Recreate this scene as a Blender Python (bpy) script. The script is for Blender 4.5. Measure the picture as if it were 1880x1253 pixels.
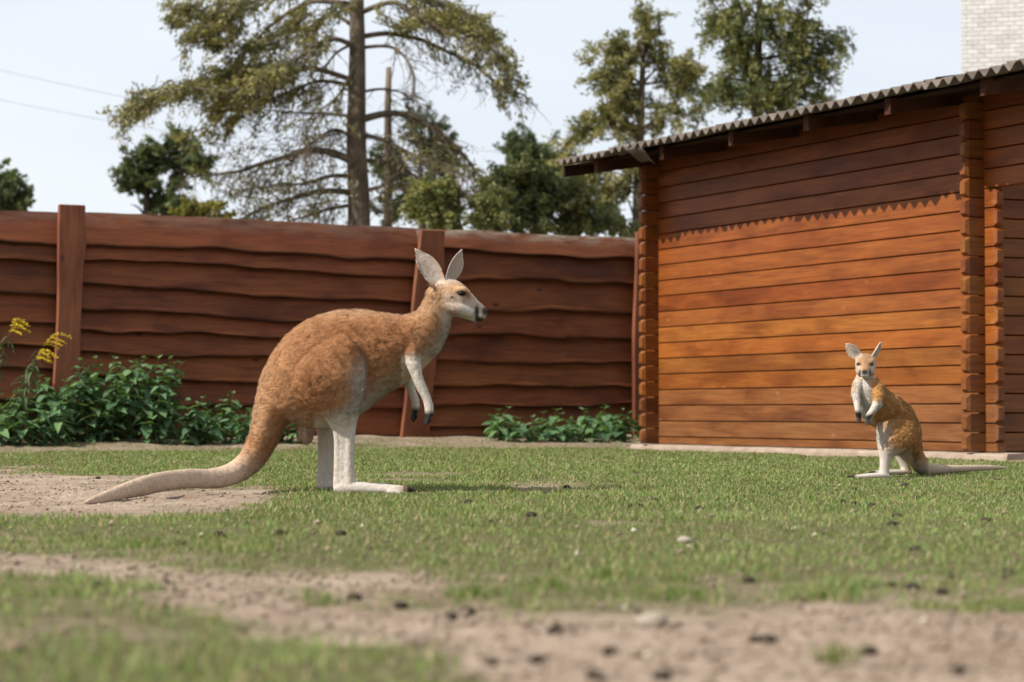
import bpy, bmesh, math, random
import numpy as np
from mathutils import Vector, Matrix
for o in list(bpy.data.objects): bpy.data.objects.remove(o)
scene = bpy.context.scene
COL = scene.collection
R = math.radians
random.seed(7); rng = np.random.default_rng(7)

# ------------------------------------------------------------------ camera, sky, sun, exposure
FPX, CAMH = 4178.0, 0.40
PITCH = math.atan((756.3 - 626.5) / FPX)
cam_d = bpy.data.cameras.new('camera'); cam = bpy.data.objects.new('camera', cam_d); COL.objects.link(cam)
cam_d.sensor_width = 36; cam_d.lens = FPX / 1880 * 36
cam_d.clip_start = 0.1; cam_d.clip_end = 6000
cam.location = (0, 0, CAMH); cam.rotation_euler = (R(90) + PITCH, 0, 0)
cam_d.dof.use_dof = True; cam_d.dof.focus_distance = 12.6; cam_d.dof.aperture_fstop = 3.3
scene.camera = cam

DW = Vector((0.4417, -0.8972, 0))            # along the shed's long wall, towards the camera
NW = Vector((-0.8972, -0.4417, 0))           # out of the shed's long wall
SUN_EL = R(43)
_az = math.atan2(NW.y, NW.x) + R(.5)
SH = Vector((math.cos(_az), math.sin(_az), 0))
SDIR = Vector((SH.x * math.cos(SUN_EL), SH.y * math.cos(SUN_EL), math.sin(SUN_EL)))
w = bpy.data.worlds.new('World'); scene.world = w; w.use_nodes = True
nt = w.node_tree; nt.nodes.clear()
sky = nt.nodes.new('ShaderNodeTexSky'); sky.sky_type = 'NISHITA'; sky.sun_disc = False
sky.sun_elevation = SUN_EL; sky.sun_rotation = math.atan2(SH.x, SH.y)
sky.air_density = 0.75; sky.dust_density = 2.5; sky.ozone_density = 1.0; sky.altitude = 50
tc = nt.nodes.new('ShaderNodeTexCoord'); mp = nt.nodes.new('ShaderNodeMapping'); mp.inputs['Scale'].default_value = (1.2, 1.2, 5)
nz = nt.nodes.new('ShaderNodeTexNoise'); nz.inputs['Scale'].default_value = 1.6; nz.inputs['Detail'].default_value = 6
rp = nt.nodes.new('ShaderNodeMapRange'); rp.inputs[1].default_value = .3; rp.inputs[2].default_value = .75; rp.inputs[3].default_value = .62; rp.inputs[4].default_value = .86
mx = nt.nodes.new('ShaderNodeMixRGB'); mx.inputs[2].default_value = (7.6, 7.95, 8.35, 1)      # thin high cloud veil
bg = nt.nodes.new('ShaderNodeBackground'); bg.inputs['Strength'].default_value = 0.094
wo = nt.nodes.new('ShaderNodeOutputWorld')
nt.links.new(tc.outputs['Generated'], mp.inputs['Vector']); nt.links.new(mp.outputs[0], nz.inputs['Vector'])
nt.links.new(nz.outputs['Fac'], rp.inputs[0]); nt.links.new(rp.outputs[0], mx.inputs[0])
nt.links.new(sky.outputs[0], mx.inputs[1]); nt.links.new(mx.outputs[0], bg.inputs[0]); nt.links.new(bg.outputs[0], wo.inputs[0])
sun_d = bpy.data.lights.new('sun', 'SUN'); sun_d.energy = 4.8; sun_d.angle = R(0.55); sun_d.color = (1, .94, .85)
sun = bpy.data.objects.new('sun', sun_d); COL.objects.link(sun); sun.location = (-20, -10, 30)
sun.rotation_euler = SDIR.to_track_quat('Z', 'Y').to_euler()
scene.view_settings.view_transform = 'Standard'; scene.view_settings.look = 'None'
scene.view_settings.gamma = 1; scene.view_settings.exposure = 0.52; scene.view_settings.use_curve_mapping = False
scene.render.engine = 'CYCLES'

# ------------------------------------------------------------------ helpers
def W(px, py, Y):
    v = (626.5 - py) / FPX; c, s = math.cos(PITCH), math.sin(PITCH)
    t = Y / (c - v * s)
    return Vector(((px - 940) / FPX * t, Y, CAMH + t * (s + v * c)))
def project(P):
    P = np.asarray(P, float); c, s = math.cos(PITCH), math.sin(PITCH)
    z = P[:, 2] - CAMH; f = P[:, 1] * c + z * s; u = -P[:, 1] * s + z * c
    return 940 + FPX * P[:, 0] / f, 626.5 - FPX * u / f
def sstep(a, b, x):
    t = np.clip((np.asarray(x, float) - a) / (b - a), 0, 1); return t * t * (3 - 2 * t)
def vnoise(p, scale=1.0, seed=0):
    p = np.asarray(p, float) * scale + seed * 17.31
    i = np.floor(p).astype(np.int64); f = p - i; f = f * f * (3 - 2 * f)
    def h(ix, iy, iz):
        n = (ix * 374761393 + iy * 668265263 + iz * 2147483647 + seed * 1013) & 0xffffffff
        n = ((n ^ (n >> 13)) * 1274126177) & 0xffffffff
        n = ((n ^ (n >> 16)) * 2246822519) & 0xffffffff
        return ((n ^ (n >> 15)) & 0xffff) / 65535.0
    r = 0
    for dx in (0, 1):
        for dy in (0, 1):
            for dz in (0, 1):
                wt = (f[:, 0] if dx else 1 - f[:, 0]) * (f[:, 1] if dy else 1 - f[:, 1]) * (f[:, 2] if dz else 1 - f[:, 2])
                r = r + wt * h(i[:, 0] + dx, i[:, 1] + dy, i[:, 2] + dz)
    return r
def fbm(p, scale, seed=0, oct=3):
    s, a, t = 0, 1, 0
    for k in range(oct):
        s = s + a * vnoise(p, scale * 2 ** k, seed + k); t += a; a *= .5
    return s / t
def xy3(x, y): return np.stack([x, y, np.zeros_like(x)], 1)
def mesh_np(name, V, F, smooth=False, col=None, mat=None):
    """V Nx3, F Mxk uniform faces"""
    V = np.asarray(V, np.float32); F = np.asarray(F, np.int32); k = F.shape[1]
    me = bpy.data.meshes.new(name)
    me.vertices.add(len(V)); me.vertices.foreach_set('co', V.ravel())
    me.loops.add(F.size); me.loops.foreach_set('vertex_index', F.ravel())
    me.polygons.add(len(F)); me.polygons.foreach_set('loop_start', np.arange(0, F.size, k, dtype=np.int32))
    me.polygons.foreach_set('loop_total', np.full(len(F), k, np.int32))
    me.update(calc_edges=True)
    if smooth: me.polygons.foreach_set('use_smooth', np.ones(len(F), bool))
    if col is not None: add_col(me, col)
    if mat: me.materials.append(mat)
    return me
def add_col(me, col, name='Col'):
    a = me.color_attributes.new(name, 'FLOAT_COLOR', 'POINT')
    c = np.ones((len(me.vertices), 4), np.float32); c[:, :3] = col
    a.data.foreach_set('color', c.ravel())
def link(name, me, parent=None, loc=None, mat=None):
    o = bpy.data.objects.new(name, me); COL.objects.link(o)
    if parent: o.parent = parent
    if loc is not None: o.location = loc
    if mat: me.materials.append(mat)
    return o
def tag(o, label, cat, group=None):
    o['label'] = label; o['category'] = cat
    if group: o['group'] = group
    return o
def empty(name, loc, label, cat, group=None, rz=0):
    o = bpy.data.objects.new(name, None); COL.objects.link(o); o.location = loc; o.rotation_euler = (0, 0, rz)
    o.empty_display_size = .1
    return tag(o, label, cat, group)
class MB:
    def __init__(s): s.v = []; s.f = []
    def add(s, v, f):
        b = len(s.v); s.v += [tuple(x) for x in v]; s.f += [tuple(i + b for i in q) for q in f]
    def box(s, c, h, rot=None):
        vs = [Vector((x * h[0], y * h[1], z * h[2])) for x in (-1, 1) for y in (-1, 1) for z in (-1, 1)]
        if rot: vs = [rot @ q for q in vs]
        s.add([q + Vector(c) for q in vs], [(0, 1, 3, 2), (4, 6, 7, 5), (0, 4, 5, 1), (2, 3, 7, 6), (0, 2, 6, 4), (1, 5, 7, 3)])
    def tube(s, pts, rad, n=8, cap=True):
        pts = [Vector(p) for p in pts]; rings = []
        ref = Vector((0, 0, 1))
        for i, p in enumerate(pts):
            t = (pts[min(i + 1, len(pts) - 1)] - pts[max(i - 1, 0)]).normalized()
            a = t.cross(ref if abs(t.dot(ref)) < .95 else Vector((1, 0, 0))).normalized(); b = t.cross(a)
            r = rad[i] if hasattr(rad, '__len__') else rad
            rings.append([p + (a * math.cos(k * 2 * math.pi / n) + b * math.sin(k * 2 * math.pi / n)) * r for k in range(n)])
        v = [q for g in rings for q in g]; f = []
        for i in range(len(pts) - 1):
            for k in range(n):
                f.append((i * n + k, i * n + (k + 1) % n, (i + 1) * n + (k + 1) % n, (i + 1) * n + k))
        if cap: f.append(tuple(range(n - 1, -1, -1))); f.append(tuple((len(pts) - 1) * n + k for k in range(n)))
        s.add(v, f)
    def mesh(s, name, mat=None, smooth=False):
        me = bpy.data.meshes.new(name); me.from_pydata([tuple(q) for q in s.v], [], s.f); me.update()
        if smooth:
            for p in me.polygons: p.use_smooth = True
        if mat: me.materials.append(mat)
        return me
    def build(s, name, mat, parent=None, smooth=False, loc=None):
        return link(name, s.mesh(name, mat, smooth), parent, loc)
def bevel(me, wd, seg=1):
    bm = bmesh.new(); bm.from_mesh(me)
    bmesh.ops.bevel(bm, geom=bm.edges[:], offset=wd, segments=seg, affect='EDGES', profile=.6, clamp_overlap=True)
    bm.to_mesh(me); bm.free(); return me

# ------------------------------------------------------------------ materials
class NT:
    def __init__(s, name):
        s.m = bpy.data.materials.new(name); s.m.use_nodes = True; s.t = s.m.node_tree
        s.b = s.t.nodes['Principled BSDF']; s.out = s.t.nodes['Material Output']
    def n(s, typ, **kw):
        x = s.t.nodes.new(typ)
        for k, v in kw.items():
            if k.startswith('i_'):
                key = k[2:]; key = int(key) if key.isdigit() else key.replace('_', ' ')
                x.inputs[key].default_value = v
            else: setattr(x, k, v)
        return x
    def l(s, a, b): s.t.links.new(a, b)
    def ramp(s, src, stops):
        r = s.n('ShaderNodeValToRGB'); e = r.color_ramp.elements
        while len(e) < len(stops): e.new(.5)
        for q, (p, c) in zip(e, stops): q.position = p; q.color = (*c, 1) if len(c) == 3 else c
        s.l(src, r.inputs[0]); return r.outputs[0]
    def mix(s, a, b, fac, mode='MIX'):
        x = s.n('ShaderNodeMixRGB', blend_type=mode)
        for sock, v in ((x.inputs[1], a), (x.inputs[2], b), (x.inputs[0], fac)):
            if isinstance(v, (int, float)): sock.default_value = v
            elif isinstance(v, tuple): sock.default_value = (*v, 1)
            else: s.l(v, sock)
        return x.outputs[0]
    def noise(s, vec, scale, detail=4, rough=.55, dist=0):
        x = s.n('ShaderNodeTexNoise', i_Scale=scale, i_Detail=detail, i_Roughness=rough, i_Distortion=dist)
        if vec is not None: s.l(vec, x.inputs['Vector'])
        return x.outputs['Fac']
    def bump(s, h, strength, dist=.01):
        x = s.n('ShaderNodeBump', i_Strength=strength, i_Distance=dist); s.l(h, x.inputs['Height'])
        s.l(x.outputs[0], s.b.inputs['Normal'])
    def objvec(s, scale=(1, 1, 1), rand=True):
        t = s.n('ShaderNodeTexCoord').outputs['Object']
        m = s.n('ShaderNodeMapping'); m.inputs['Scale'].default_value = scale; s.l(t, m.inputs['Vector'])
        if rand:
            oi = s.n('ShaderNodeObjectInfo'); mu = s.n('ShaderNodeMath', operation='MULTIPLY', i_1=57.0)
            s.l(oi.outputs['Random'], mu.inputs[0]); s.l(mu.outputs[0], m.inputs['Location'])
        return m.outputs[0]
def wood(name, base, dark, knot, rough=.55, spec=.35, use_obj_col=True, knot_light=False, weather=None, grain=1.0):
    M = NT(name); v = M.objvec((.55, 7, 7)); g = M.noise(v, 2.2, 8, .62, .8)
    v2 = M.objvec((.9, 3, 3)); g2 = M.noise(v2, 1.3, 4, .5)
    v3 = M.objvec((1.5, 40, 40)); g3 = M.noise(v3, 2.0, 4, .6)
    c = M.mix(dark, base, M.ramp(g, [(.28, (0, 0, 0)), (.62, (1, 1, 1))]))
    c = M.mix(c, base, M.ramp(g2, [(.35, (0, 0, 0)), (.7, (.8, .8, .8))]))
    c = M.mix(c, M.ramp(g3, [(.3, (.62, .60, .58)), (.65, (1.12, 1.12, 1.12))]), min(1, .6 * grain), 'MULTIPLY')
    bl = M.noise(M.objvec((.8, 2.2, 2.2)), 1.6, 3, .5, .5); c = M.mix(c, M.ramp(bl, [(.32, (.66, .58, .55)), (.5, (1, 1, 1)), (.72, (1.12, 1.22, 1.3))]), 1.0, 'MULTIPLY')
    kv = M.objvec((2.3, 4.5, 4.5)); vo = M.n('ShaderNodeTexVoronoi', i_Scale=1.0); M.l(kv, vo.inputs['Vector'])
    kn = M.ramp(vo.outputs['Distance'], [(.03, (1, 1, 1)), (.13, (0, 0, 0))])
    kn2 = M.mix(kn, M.ramp(g2, [(.48, (0, 0, 0)), (.55, (1, 1, 1))]), 1.0, 'MULTIPLY')
    c = M.mix(c, knot, kn2)
    if use_obj_col:
        oi = M.n('ShaderNodeObjectInfo'); c = M.mix(c, oi.outputs['Color'], 1.0, 'MULTIPLY')
    if weather:
        ea = M.n('ShaderNodeAttribute', attribute_name='bark'); en = M.noise(M.objvec((1.6, 6, 6)), 1.5, 5, .65)
        ef = M.n('ShaderNodeMath', operation='MULTIPLY'); M.l(ea.outputs['Fac'], ef.inputs[0]); M.l(M.ramp(en, [(.36, (.15, .15, .15)), (.58, (1, 1, 1))]), ef.inputs[1]); c = M.mix(c, (.022, .011, .008), ef.outputs[0])
        at = M.n('ShaderNodeAttribute', attribute_name='weather'); wn = M.noise(M.objvec((2, 9, 9)), 1.7, 5, .65)
        f = M.n('ShaderNodeMath', operation='MULTIPLY'); M.l(at.outputs['Fac'], f.inputs[0])
        M.l(M.ramp(wn, [(.35, (0, 0, 0)), (.6, (1, 1, 1))]), f.inputs[1]); c = M.mix(c, weather, f.outputs[0])
    M.l(c, M.b.inputs['Base Color']); M.b.inputs['Roughness'].default_value = rough; M.b.inputs['Specular IOR Level'].default_value = spec
    M.bump(M.mix(g, g3, .5), .35, .006); return M.m
M_SHED = wood('shed_wood', (.35, .112, .020), (.175, .046, .009), (.48, .21, .065), .5, .3, grain=1.3)
M_FENCE = wood('fence_wood', (.215, .062, .018), (.088, .024, .008), (.024, .009, .006), .62, .25, weather=(.33, .27, .21), grain=1.3)
M_BARE = wood('bare_wood', (.30, .15, .085), (.17, .075, .04), (.10, .05, .03), .7, .2)
M_RAFT = wood('rafter_timber', (.10, .042, .022), (.05, .02, .011), (.03, .014, .008), .8, .15)  # rafters coloured extra dark, putting the shade under the roof into the timber
M_BARK = None
def simple(name, c1, c2, scale, rough=.85, bumpv=.4, bd=.01, spec=.2, vecscale=(1, 1, 1), detail=6):
    M = NT(name); g = M.noise(M.objvec(vecscale), scale, detail, .6)
    M.l(M.ramp(g, [(.32, c1), (.68, c2)]), M.b.inputs['Base Color'])
    M.b.inputs['Roughness'].default_value = rough; M.b.inputs['Specular IOR Level'].default_value = spec
    if bumpv: M.bump(g, bumpv, bd)
    return M.m
M_BARK = simple('bark', (.055, .043, .030), (.24, .19, .135), 6, .9, .8, .03, vecscale=(1, 1, .35))
M_BARKD = simple('bark_dark', (.03, .024, .018), (.11, .085, .06), 5, .9, .6, .02)
M_CONC = simple('foundation_sand', (.30, .225, .17), (.47, .38, .30), 5, .95, .5, .012)
M_SLATE = simple('slate_sheet', (.10, .082, .068), (.24, .20, .17), 3.5, .95, .4, .006, detail=9)
M_SHADEWOOD = simple('shade_wood', (.022, .012, .008), (.06, .030, .018), 5, .8, .3)  # near-black wood: the eave's shade is painted into its colour
M_STONE = simple('stone', (.40, .33, .25), (.60, .52, .43), 9, .8, .3, .006)
M_DUNG = simple('dung', (.022, .017, .013), (.07, .053, .04), 40, .9, .7, .006)
M_CABLE = simple('cable', (.30, .30, .32), (.36, .36, .38), 5, .6, 0)
M_MORTAR = simple('mortar', (.42, .40, .37), (.55, .53, .50), 8, .95, .2)
M_BRICK = NT('white_brick'); _g = M_BRICK.noise(M_BRICK.objvec((1, 1, 1)), 12, 5, .6)
_oi = M_BRICK.n('ShaderNodeObjectInfo')
M_BRICK.l(M_BRICK.mix(M_BRICK.ramp(_g, [(.3, (.66, .65, .64)), (.7, (.82, .82, .82))]), M_BRICK.ramp(_oi.outputs['Random'], [(0, (.82, .80, .78)), (1, (1, 1, 1))]), 1.0, 'MULTIPLY'), M_BRICK.b.inputs['Base Color'])
M_BRICK.b.inputs['Roughness'].default_value = .9; M_BRICK = M_BRICK.m
_M = NT('far_brick'); _b = _M.n('ShaderNodeTexBrick', i_Scale=1.0); _b.inputs['Color1'].default_value = (.78, .75, .71, 1); _b.inputs['Color2'].default_value = (.70, .67, .63, 1)
_b.inputs['Mortar'].default_value = (.48, .46, .43, 1); _b.inputs['Brick Width'].default_value = .26; _b.inputs['Row Height'].default_value = .098; _b.inputs['Mortar Size'].default_value = .008
_t = _M.n('ShaderNodeTexCoord'); _s = _M.n('ShaderNodeSeparateXYZ'); _c = _M.n('ShaderNodeCombineXYZ'); _M.l(_t.outputs['Object'], _s.inputs[0])
_ad = _M.n('ShaderNodeMath', operation='ADD'); _M.l(_s.outputs['X'], _ad.inputs[0]); _M.l(_s.outputs['Y'], _ad.inputs[1]); _M.l(_ad.outputs[0], _c.inputs['X']); _M.l(_s.outputs['Z'], _c.inputs['Y'])
_M.l(_c.outputs[0], _b.inputs['Vector']); _M.l(_b.outputs[0], _M.b.inputs['Base Color']); _M.b.inputs['Roughness'].default_value = .9; M_FARBRICK = _M.m
def leafmat(name, attr=True, c=(.05, .1, .03), trans=.35, rough=.55, objrand=False, spec=.3):
    M = NT(name)
    if attr: col = M.n('ShaderNodeAttribute', attribute_name='Col').outputs['Color']
    else:
        oi = M.n('ShaderNodeObjectInfo'); r = M.ramp(oi.outputs['Random'], [(0, (.55, .62, .6)), (.5, (1, 1, 1)), (1, (1.45, 1.35, 1.1))])
        vn = M.noise(M.objvec((1, 1, 1)), 18, 3); col = M.mix(M.mix(c, r, 1.0, 'MULTIPLY'), M.ramp(vn, [(.3, (.7, .7, .7)), (.7, (1.2, 1.2, 1.2))]), 1.0, 'MULTIPLY')
    M.l(col, M.b.inputs['Base Color']); M.b.inputs['Roughness'].default_value = rough; M.b.inputs['Specular IOR Level'].default_value = spec
    tr = M.n('ShaderNodeBsdfTranslucent'); ms = M.n('ShaderNodeMixShader', i_0=trans)
    M.l(M.mix(col, (1.2, 1.25, .6), 1.0, 'MULTIPLY'), tr.inputs['Color']); M.l(M.b.outputs[0], ms.inputs[1]); M.l(tr.outputs[0], ms.inputs[2]); M.l(ms.outputs[0], M.out.inputs[0])
    return M.m
M_LEAF = leafmat('tree_leaf', True, trans=.3)
M_GRASS = leafmat('grass_blade', True, trans=.3, rough=.6, spec=.2)
M_NETTLE = leafmat('nettle_leaf', False, (.11, .20, .095), .28, .5)
M_STEM = simple('plant_stem', (.05, .07, .025), (.13, .13, .05), 20, .8, .2)
M_FLOWER = simple('goldenrod_flower', (.62, .40, .02), (.85, .62, .05), 60, .8, .2)
M_ROD = leafmat('goldenrod_leaf', False, (.075, .11, .045), .25, .6)
M_EYE = NT('eye'); M_EYE.b.inputs['Base Color'].default_value = (.008, .006, .005, 1); M_EYE.b.inputs['Roughness'].default_value = .3; M_EYE.b.inputs['Specular IOR Level'].default_value = .15; M_EYE = M_EYE.m
def furmat(name, normal_attr):
    M = NT(name); col = M.n('ShaderNodeAttribute', attribute_name='Col').outputs['Color']
    M.l(col, M.b.inputs['Base Color']); M.b.inputs['Roughness'].default_value = .75; M.b.inputs['Specular IOR Level'].default_value = .12
    M.b.inputs['Sheen Weight'].default_value = .03
    if not normal_attr:
        ov_ = M.n('ShaderNodeTexCoord').outputs['Object']; mp_ = M.n('ShaderNodeMapping'); mp_.inputs['Scale'].default_value = (1, 1, .45); M.l(ov_, mp_.inputs['Vector'])
        h_ = M.noise(mp_.outputs[0], 210, 4, .7); M.bump(h_, .55, .006)
        M.l(M.mix(col, M.ramp(M.noise(mp_.outputs[0], 120, 4, .65), [(.3, (.74, .71, .68)), (.65, (1.06, 1.06, 1.06))]), 1.0, 'MULTIPLY'), M.b.inputs['Base Color'])
    if normal_attr:
        a = M.n('ShaderNodeAttribute', attribute_name='SN'); M.l(a.outputs['Vector'], M.b.inputs['Normal'])
    return M.m
M_SKIN = furmat('kangaroo_coat', False); M_FUR = furmat('kangaroo_fur', True)

# ------------------------------------------------------------------ places of the big pieces
SHED_L = Vector((1.491, 23.42, 0))            # far corner of the long wall (front face)
SHED_LEN = 5.29
FEN0 = Vector((-4.466, 23.47, 0)); FDIR = Vector((0.8972, 0.4417, 0)); FNRM = Vector((0.4417, -0.8972, 0))
def fence_dist(x, y): return (x - FEN0.x) * FNRM.x + (y - FEN0.y) * FNRM.y
def shed_uv(x, y):
    u = (x - SHED_L.x) * DW.x + (y - SHED_L.y) * DW.y; v = (x - SHED_L.x) * NW.x + (y - SHED_L.y) * NW.y
    return u, v
def base_h(x, y):
    fd = fence_dist(x, y)
    z = .10 * sstep(2.1, .25, fd) + .015 * sstep(14, 20, y)
    z = np.where(fd < 0, .10, z)
    # low sandy rise around the big kangaroo's tail, dip at the tip
    z = z - .025 * np.exp(-(((x + 2.0) / .7) ** 2 + ((y - 10.5) / .5) ** 2)) + .018 * np.exp(-(((x + .95) / .35) ** 2 + ((y - 12.0) / .45) ** 2))
    return z
BU = ([0, 250, 430, 600, 750, 870, 900, 1200, 1500, 1880], [1005, 1030, 1052, 1068, 1078, 1082, 1084, 1092, 1105, 1105])
BL = ([-300, 0, 250, 430, 600, 750, 860, 900, 960], [1025, 1060, 1095, 1130, 1152, 1172, 1225, 1270, 1700])
TU = ([0, 150, 300, 480, 560], [864, 874, 885, 897, 912]); TL = ([0, 250, 420, 500, 580], [942, 948, 940, 922, 905])
def dirt_mask(x, y):
    z = np.zeros_like(x); px, py = project(np.stack([x, np.maximum(y, .8), z], 1))
    p3 = xy3(x, y)
    n1 = 1.5 * (fbm(p3, 1.1, 3) - .5); n2 = 1.5 * (fbm(p3, 5.0, 5) - .5); n3 = fbm(p3, 16, 8) - .5
    dd = np.maximum(py - 756, 8)                    # one pixel row is a depth of y/dd
    k = np.minimum(dd / 300.0, .85)
    q = py + (n1 * 70 + n2 * 80 + n3 * 70) * k
    m = sstep(-34, 40, (q - np.interp(px, *BU)) / np.maximum(k, .1) * .9) * sstep(-16, 26, (np.interp(px, *BL) - q) / np.maximum(k, .1) * .9)
    q2 = py + (n1 * 60 + n2 * 85 + n3 * 50) * .36
    m2 = sstep(-12, 10, q2 - np.interp(px, *TU)) * sstep(-14, 18, np.interp(px, *TL) - q2) * sstep(570, 470, px)
    fd = fence_dist(x, y) + n1 * 1.6 + n2 * 1.5
    m3 = sstep(2.1, 1.0, fd) * (.62 + .5 * n2)
    u, v = shed_uv(x, y)
    m4 = sstep(.55, .25, v + n2 * .5) * (u > -.6)
    thin = sstep(.66, .84, fbm(p3, .8, 21) + .25 * n2) * .55
    dry = .75 * np.exp(-((px - 1010) / 90) ** 2 - ((py - 893) / 9) ** 2)
    return np.clip(np.maximum.reduce([m, m2, m3, m4, thin, dry]), 0, 1)

# ------------------------------------------------------------------ ground
def axis(lo, hi, step, far, grow=1.35):
    a = list(np.arange(lo, hi + 1e-6, step)); s = step; b = []
    q = hi
    while q < far: s *= grow; q += s; b.append(q)
    s = step; q = lo; c = []
    while q > -far: s *= grow; q -= s; c.append(q)
    return np.array(c[::-1] + a + b)
gx = axis(-7.5, 7.5, .06, 3500); gy = axis(2.2, 27, .045, 3500)
GX, GY = np.meshgrid(gx, gy, indexing='ij'); fx, fy = GX.ravel(), GY.ravel()
near = (np.abs(fx) < 60) & (fy > .8) & (fy < 60)
dm = np.zeros_like(fx); dm[near] = dirt_mask(fx[near], fy[near])
gz = base_h(fx, fy)
p3 = xy3(fx, fy)
rough = (fbm(p3, 1.3, 11) - .5) * .028 + (fbm(p3, 7, 12) - .5) * .012 + dm * ((fbm(p3, 9, 13, 2) - .5) * .034 + (fbm(p3, 3.1, 15, 2) - .5) * .03)
gz = gz + np.where(near, rough, 0) - dm * .006
nxn, nyn = len(gx), len(gy)
idx = np.arange(nxn * nyn).reshape(nxn, nyn)
F = np.stack([idx[:-1, :-1].ravel(), idx[1:, :-1].ravel(), idx[1:, 1:].ravel(), idx[:-1, 1:].ravel()], 1)
def ground_z(x, y):
    i = np.clip(np.searchsorted(gx, x) - 1, 0, nxn - 2); j = np.clip(np.searchsorted(gy, y) - 1, 0, nyn - 2)
    a = (x - gx[i]) / (gx[i + 1] - gx[i]); b = (y - gy[j]) / (gy[j + 1] - gy[j]); g = gz.reshape(nxn, nyn)
    return g[i, j] * (1 - a) * (1 - b) + g[i + 1, j] * a * (1 - b) + g[i, j + 1] * (1 - a) * b + g[i + 1, j + 1] * a * b
def gzs(x, y): return float(ground_z(np.array([x]), np.array([y]))[0])
M = NT('ground_soil'); at = M.n('ShaderNodeAttribute', attribute_name='Col'); ov = M.n('ShaderNodeTexCoord').outputs['Object']
na = M.noise(ov, 1.7, 6, .6); nb = M.noise(ov, 22, 6, .65); nc = M.noise(ov, 130, 3, .6)
sand = M.mix(M.ramp(na, [(.3, (.34, .255, .19)), (.7, (.50, .40, .315))]), M.ramp(nb, [(.3, (.62, .60, .57)), (.62, (1.08, 1.06, 1.04))]), 1.0, 'MULTIPLY')
soil = M.ramp(nb, [(.3, (.085, .085, .034)), (.7, (.20, .175, .085))])
cc = M.mix(soil, sand, at.outputs['Color']); cc = M.mix(cc, M.ramp(nc, [(.3, (.75, .75, .75)), (.7, (1.1, 1.1, 1.1))]), .7, 'MULTIPLY')
M.l(cc, M.b.inputs['Base Color']); M.b.inputs['Roughness'].default_value = .95; M.b.inputs['Specular IOR Level'].default_value = .1
M.bump(M.mix(nb, nc, .35), 1.0, .04)
g_o = link('ground', mesh_np('ground', np.stack([fx, fy, gz], 1), F, True, np.repeat(dm[:, None], 3, 1), M.m)); g_o['kind'] = 'structure'

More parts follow.
